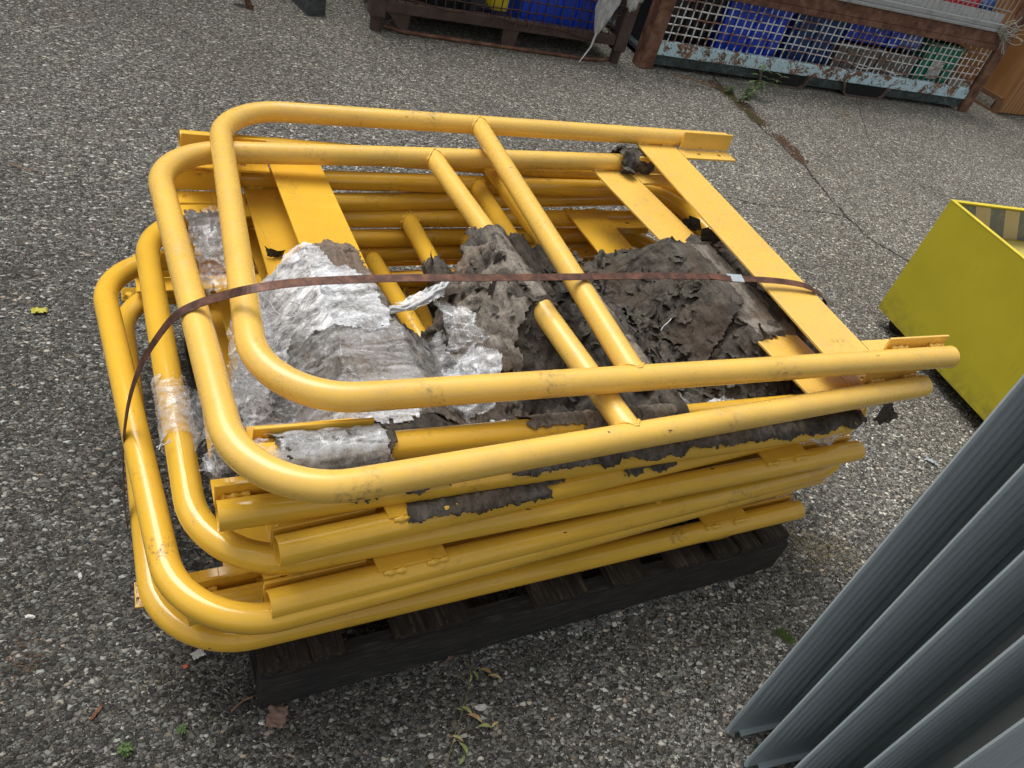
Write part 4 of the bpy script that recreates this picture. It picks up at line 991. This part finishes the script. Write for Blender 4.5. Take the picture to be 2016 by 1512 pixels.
clump([(1560, 1060), (1620, 1090), (1680, 1080)], 500, .035, mk_plain('yellow_paint_crumbs', (.45, .36, .14), .8), 'paint_crumbs', .0008, .0022, seed=6)

# loose stones
rr = random.Random(12); b = MB()
def stone(x, y, r, b, z=0, M=None):
    k = 7; vs = []
    for ring, (zf, rf) in enumerate(((-.1, .9), (.45, 1.0), (.85, .55))):
        for i in range(k):
            a_ = 2*math.pi*i/k + ring*.4; q = r*rf*(1+rr.uniform(-.28, .28)); vs.append((x+math.cos(a_)*q, y+math.sin(a_)*q*ar_, z+max(-.0005, r*zf*.75*(1+rr.uniform(-.2, .2)))))
    fs = [tuple(range(k))[::-1], tuple(range(2*k, 3*k))]
    for g_ in range(2):
        for i in range(k): fs.append((g_*k+i, g_*k+(i+1) % k, (g_+1)*k+(i+1) % k, (g_+1)*k+i))
    b.add(vs, fs)
for i in range(9000):
    x = rr.uniform(-.7, 2.6); y = rr.uniform(.15, 2.6)
    dens = .35 + .5*mn.noise(Vector((x*2.2, y*2.2, 0))) + (.35 if x < .1 else 0)
    if rr.random() > dens: continue
    ar_ = rr.uniform(.55, 1); stone(x, y, min(.0075, rr.lognormvariate(math.log(.0024), .42)), b)
b.obj('gravel', M_STONE, kind='stuff')
def single(px, py, r, mat, label, cat, name, ar=.6, seed=1):
    global ar_, rr
    rr = random.Random(seed); ar_ = ar; p = G(px, py); b = MB(); stone(0, 0, r, b); o = b.obj(name, mat); o.location = (p.x, p.y, 0); o.rotation_euler = (0, 0, seed); return tag(o, label, cat)
M_WST = mk_plain('white_stone', (.62, .60, .56), .7, dk=.15)
single(946, 1394, .012, M_WST, 'white stone chip beside the dry weed in front of the pallet', 'stone', 'stone', seed=3)
single(1440, 1153, .010, M_WST, 'white stone chip just in front of the right half of the pallet', 'stone', 'stone', seed=5)
single(60, 1215, .008, M_WST, 'pale stone chip on the asphalt at the lower left', 'stone', 'stone', seed=6)
single(158, 1135, .009, M_WST, 'long pale stone chip left of the bottom rounded corner', 'stone', 'stone', .5, seed=8)
single(515, 1425, .006, M_WST, 'small white chip by the reddish leaf', 'stone', 'stone', seed=9)

# litter and leaves
def curl(px, py, L, W, mat, label, cat, name, rot=0, seed=0, tip=False, lift=.004, yellow=False):
    p = G(px, py); b = MB(); n, m = 16, 10; vs = []
    for i in range(n+1):
        for j in range(m+1):
            s_, t = i/n-.5, j/m-.5; w_ = W*(math.sqrt(max(0, 1-(2*s_)**2))*.9+.1 if tip else 1+.25*mn.noise(Vector((s_*6, seed, 0))))
            e = 1+.25*mn.noise(Vector((s_*7, t*7, seed))); vs.append((s_*L*e, t*w_*e, lift+abs(mn.noise(Vector((s_*4, t*4, seed+3))))*lift*2.5+t*t*W*.4))
    b.add(vs, [(i*(m+1)+j, (i+1)*(m+1)+j, (i+1)*(m+1)+j+1, i*(m+1)+j+1) for i in range(n) for j in range(m)], True)
    o = b.obj(name, mat); o.location = (p.x, p.y, .001); o.rotation_euler = (0, 0, rot); md = o.modifiers.new('thickness', 'SOLIDIFY'); md.thickness = .0005
    return tag(o, label, cat)
M_LF1 = mk_plain('dead_reddish_leaf', (.24, .15, .115), .7, sc=80, dk=.4)
curl(545, 1415, .042, .034, M_LF1, 'dead reddish leaf tucked under the front left corner of the pallet', 'leaf', 'leaf', 1.2, 2)
curl(882, 1301, .030, .006, M_LF1, 'narrow red-brown leaf at the foot of the pallet front', 'leaf', 'leaf', .5, 5, True)
curl(78, 616, .035, .022, mk_plain('yellow_litter', (.55, .50, .06), .6, sc=60, dk=.5), 'small crumpled yellow scrap on the asphalt at the left', 'litter', 'litter', 0, 3)
curl(1833, 912, .045, .010, mk_plain('bluish_litter', (.42, .48, .52), .5), 'thin bluish white sliver between the frames and the grey posts', 'litter', 'litter', -1.0, 4)
curl(365, 1313, .008, .008, mk_plain('orange_litter', (.65, .14, .05), .6), 'tiny orange scrap under the bottom rounded corner', 'litter', 'litter', .4, 6, lift=.001)
curl(390, 1290, .022, .016, M_WST, 'torn white scrap under the bottom rounded corner', 'litter', 'litter', .4, 9, lift=.002)
curl(360, 1135, .02, .012, M_FILMW, 'white scrap of film seen through the lower left corners', 'litter', 'litter', 1.4, 11, lift=.002)
curl(190, 1405, .030, .006, mk_plain('rust_brown_bark', (.22, .09, .04), .8), 'brown strip of bark on the asphalt at the lower left', 'bark', 'bark', .9, 12, True, .002)
def weed(px, py, h, n, label, seed=0, leafL=.03, lean=(0, 0), name='weed'):
    rr = random.Random(seed); q = G(px, py); t = thing(name, label, 'weed', loc=(q.x, q.y, 0)); bs, bl = MB(), MB()
    for s_ in range(n):
        a_ = rr.uniform(0, 6.28); r = rr.uniform(.1, .5); hh = h*rr.uniform(.6, 1); P = []
        for i in range(7):
            f = i/6; P.append(Vector((math.cos(a_)*r*hh*f**1.4+lean[0]*h*f, math.sin(a_)*r*hh*f**1.4+lean[1]*h*f, hh*f)))
        bs.tube(P, lambda i: .0016*(1-.1*i)*min(1, h/.08), 6)
        for i in range(2, 7):
            for sd2 in (0, 1, 2):
                an = i*2.4+sd2*2.2+rr.uniform(-.4, .4); L = leafL*rr.uniform(.6, 1.1)*(1.15-.08*i); d = Vector((math.cos(an), math.sin(an), rr.uniform(-.2, .5))); sdv = Vector((-d.y, d.x, 0)).normalized(); w_ = L*.16
                vs = [P[i], P[i]+d*L*.35+sdv*w_, P[i]+d*L*.7+sdv*w_*.7-Vector((0, 0, L*.1)), P[i]+d*L-Vector((0, 0, L*.28)), P[i]+d*L*.7-sdv*w_*.7-Vector((0, 0, L*.1)), P[i]+d*L*.35-sdv*w_, P[i]+d*L*.35-Vector((0, 0, w_*.3)), P[i]+d*L*.7-Vector((0, 0, w_*.3+L*.1))]
                bl.add(vs, [(0, 1, 6), (1, 2, 7, 6), (2, 3, 7), (0, 6, 5), (6, 7, 4, 5), (7, 3, 4)])
    bs.obj('stem', M_STEM, t); bl.obj('foliage', M_LEAF, t); return t
weed(1462, 205, .13, 5, 'low green weed growing from the crack in the asphalt', 1, .055)
weed(1435, 185, .06, 3, 'smaller weed at the top of the crack, beside the base rail', 3, .04)
weed(1475, 190, .26, 2, 'tallest leafy weed in front of the light blue base rail', 2, .085, (.25, -.1))
weed(248, 1478, .018, 4, 'small green seedling at the bottom left', 5, .014)
weed(358, 1438, .014, 3, 'tiny green seedling right of another at the bottom left', 6, .012)
# dry weed in front of the pallet
t = thing('dry_weed', 'uprooted dry weed with curled leaves lying in front of the pallet', 'weed', loc=(0, 0, 0)); b = MB()
P = catmull([G(912, 1296, .004), G(926, 1320, .008), G(924, 1350, .008), G(912, 1395, .006), G(898, 1440, .006), G(886, 1480, .005), G(876, 1515, .004)], 6); b.tube(P, .0011, 6)
P2 = catmull([G(926, 1314, .008), G(950, 1318, .012), G(975, 1332, .006)], 5); b.tube(P2, .0009, 6); b.obj('stem', M_STEM, t)
b = MB(); rr = random.Random(2)
for (px, py, an, L) in ((975, 1334, -.6, .03), (955, 1322, -.5, .028), (935, 1330, -1.3, .022), (918, 1400, -.9, .03), (935, 1415, -.8, .034), (955, 1432, -.3, .03), (975, 1428, .3, .022), (905, 1396, 2.6, .016), (900, 1455, -.7, .026), (912, 1475, -1.3, .03), (908, 1495, -2.4, .024), (925, 1335, -2, .02), (893, 1458, -2.2, .012)):
    p = G(px, py, .008); d = Vector((math.cos(an), math.sin(an), 0)); s_ = Vector((-d.y, d.x, 0)); w_ = L*.12; vs = []
    for i in range(7):
        f = i/6; ww = w_*math.sin(math.pi*min(.97, f*.95+.03)); c = p+d*(f-.5)*L+s_*math.sin(f*3)*L*.12+Vector((0, 0, math.sin(f*3.1)*.004)); vs += [c+s_*ww, c-Vector((0, 0, ww*.4)), c-s_*ww]
    b.add(vs, [(i*3+k, i*3+k+1, i*3+4+k, i*3+3+k) for i in range(6) for k in (0, 1)], True)
a = NT('half_dry_leaf'); M_HD = a.pr(color=a.ramp(a.noise(25, 3), [(.42, (.16, .22, .05)), (.52, (.38, .34, .15)), (.62, (.38, .18, .07))]), rough=.6)
o = b.obj('leaf', M_HD, t); md = o.modifiers.new('thickness', 'SOLIDIFY'); md.thickness = .0004
# twigs
for (pts, lab) in ((((20, 322), (45, 332), (70, 336)), 'thin dark twig on the asphalt at the upper left'), (((1325, 148), (1370, 158), (1405, 172)), 'dark twig lying in front of the light blue base rail'), (((455, 1400), (478, 1380), (498, 1372)), 'thin twig left of the pallet corner')):
    b = MB(); b.tube(catmull([G(*p, .004) for p in pts], 5), .0016 if pts[0][0] < 1000 else .004, 6); tag(b.obj('twig', M_LEAFD), lab, 'twig')
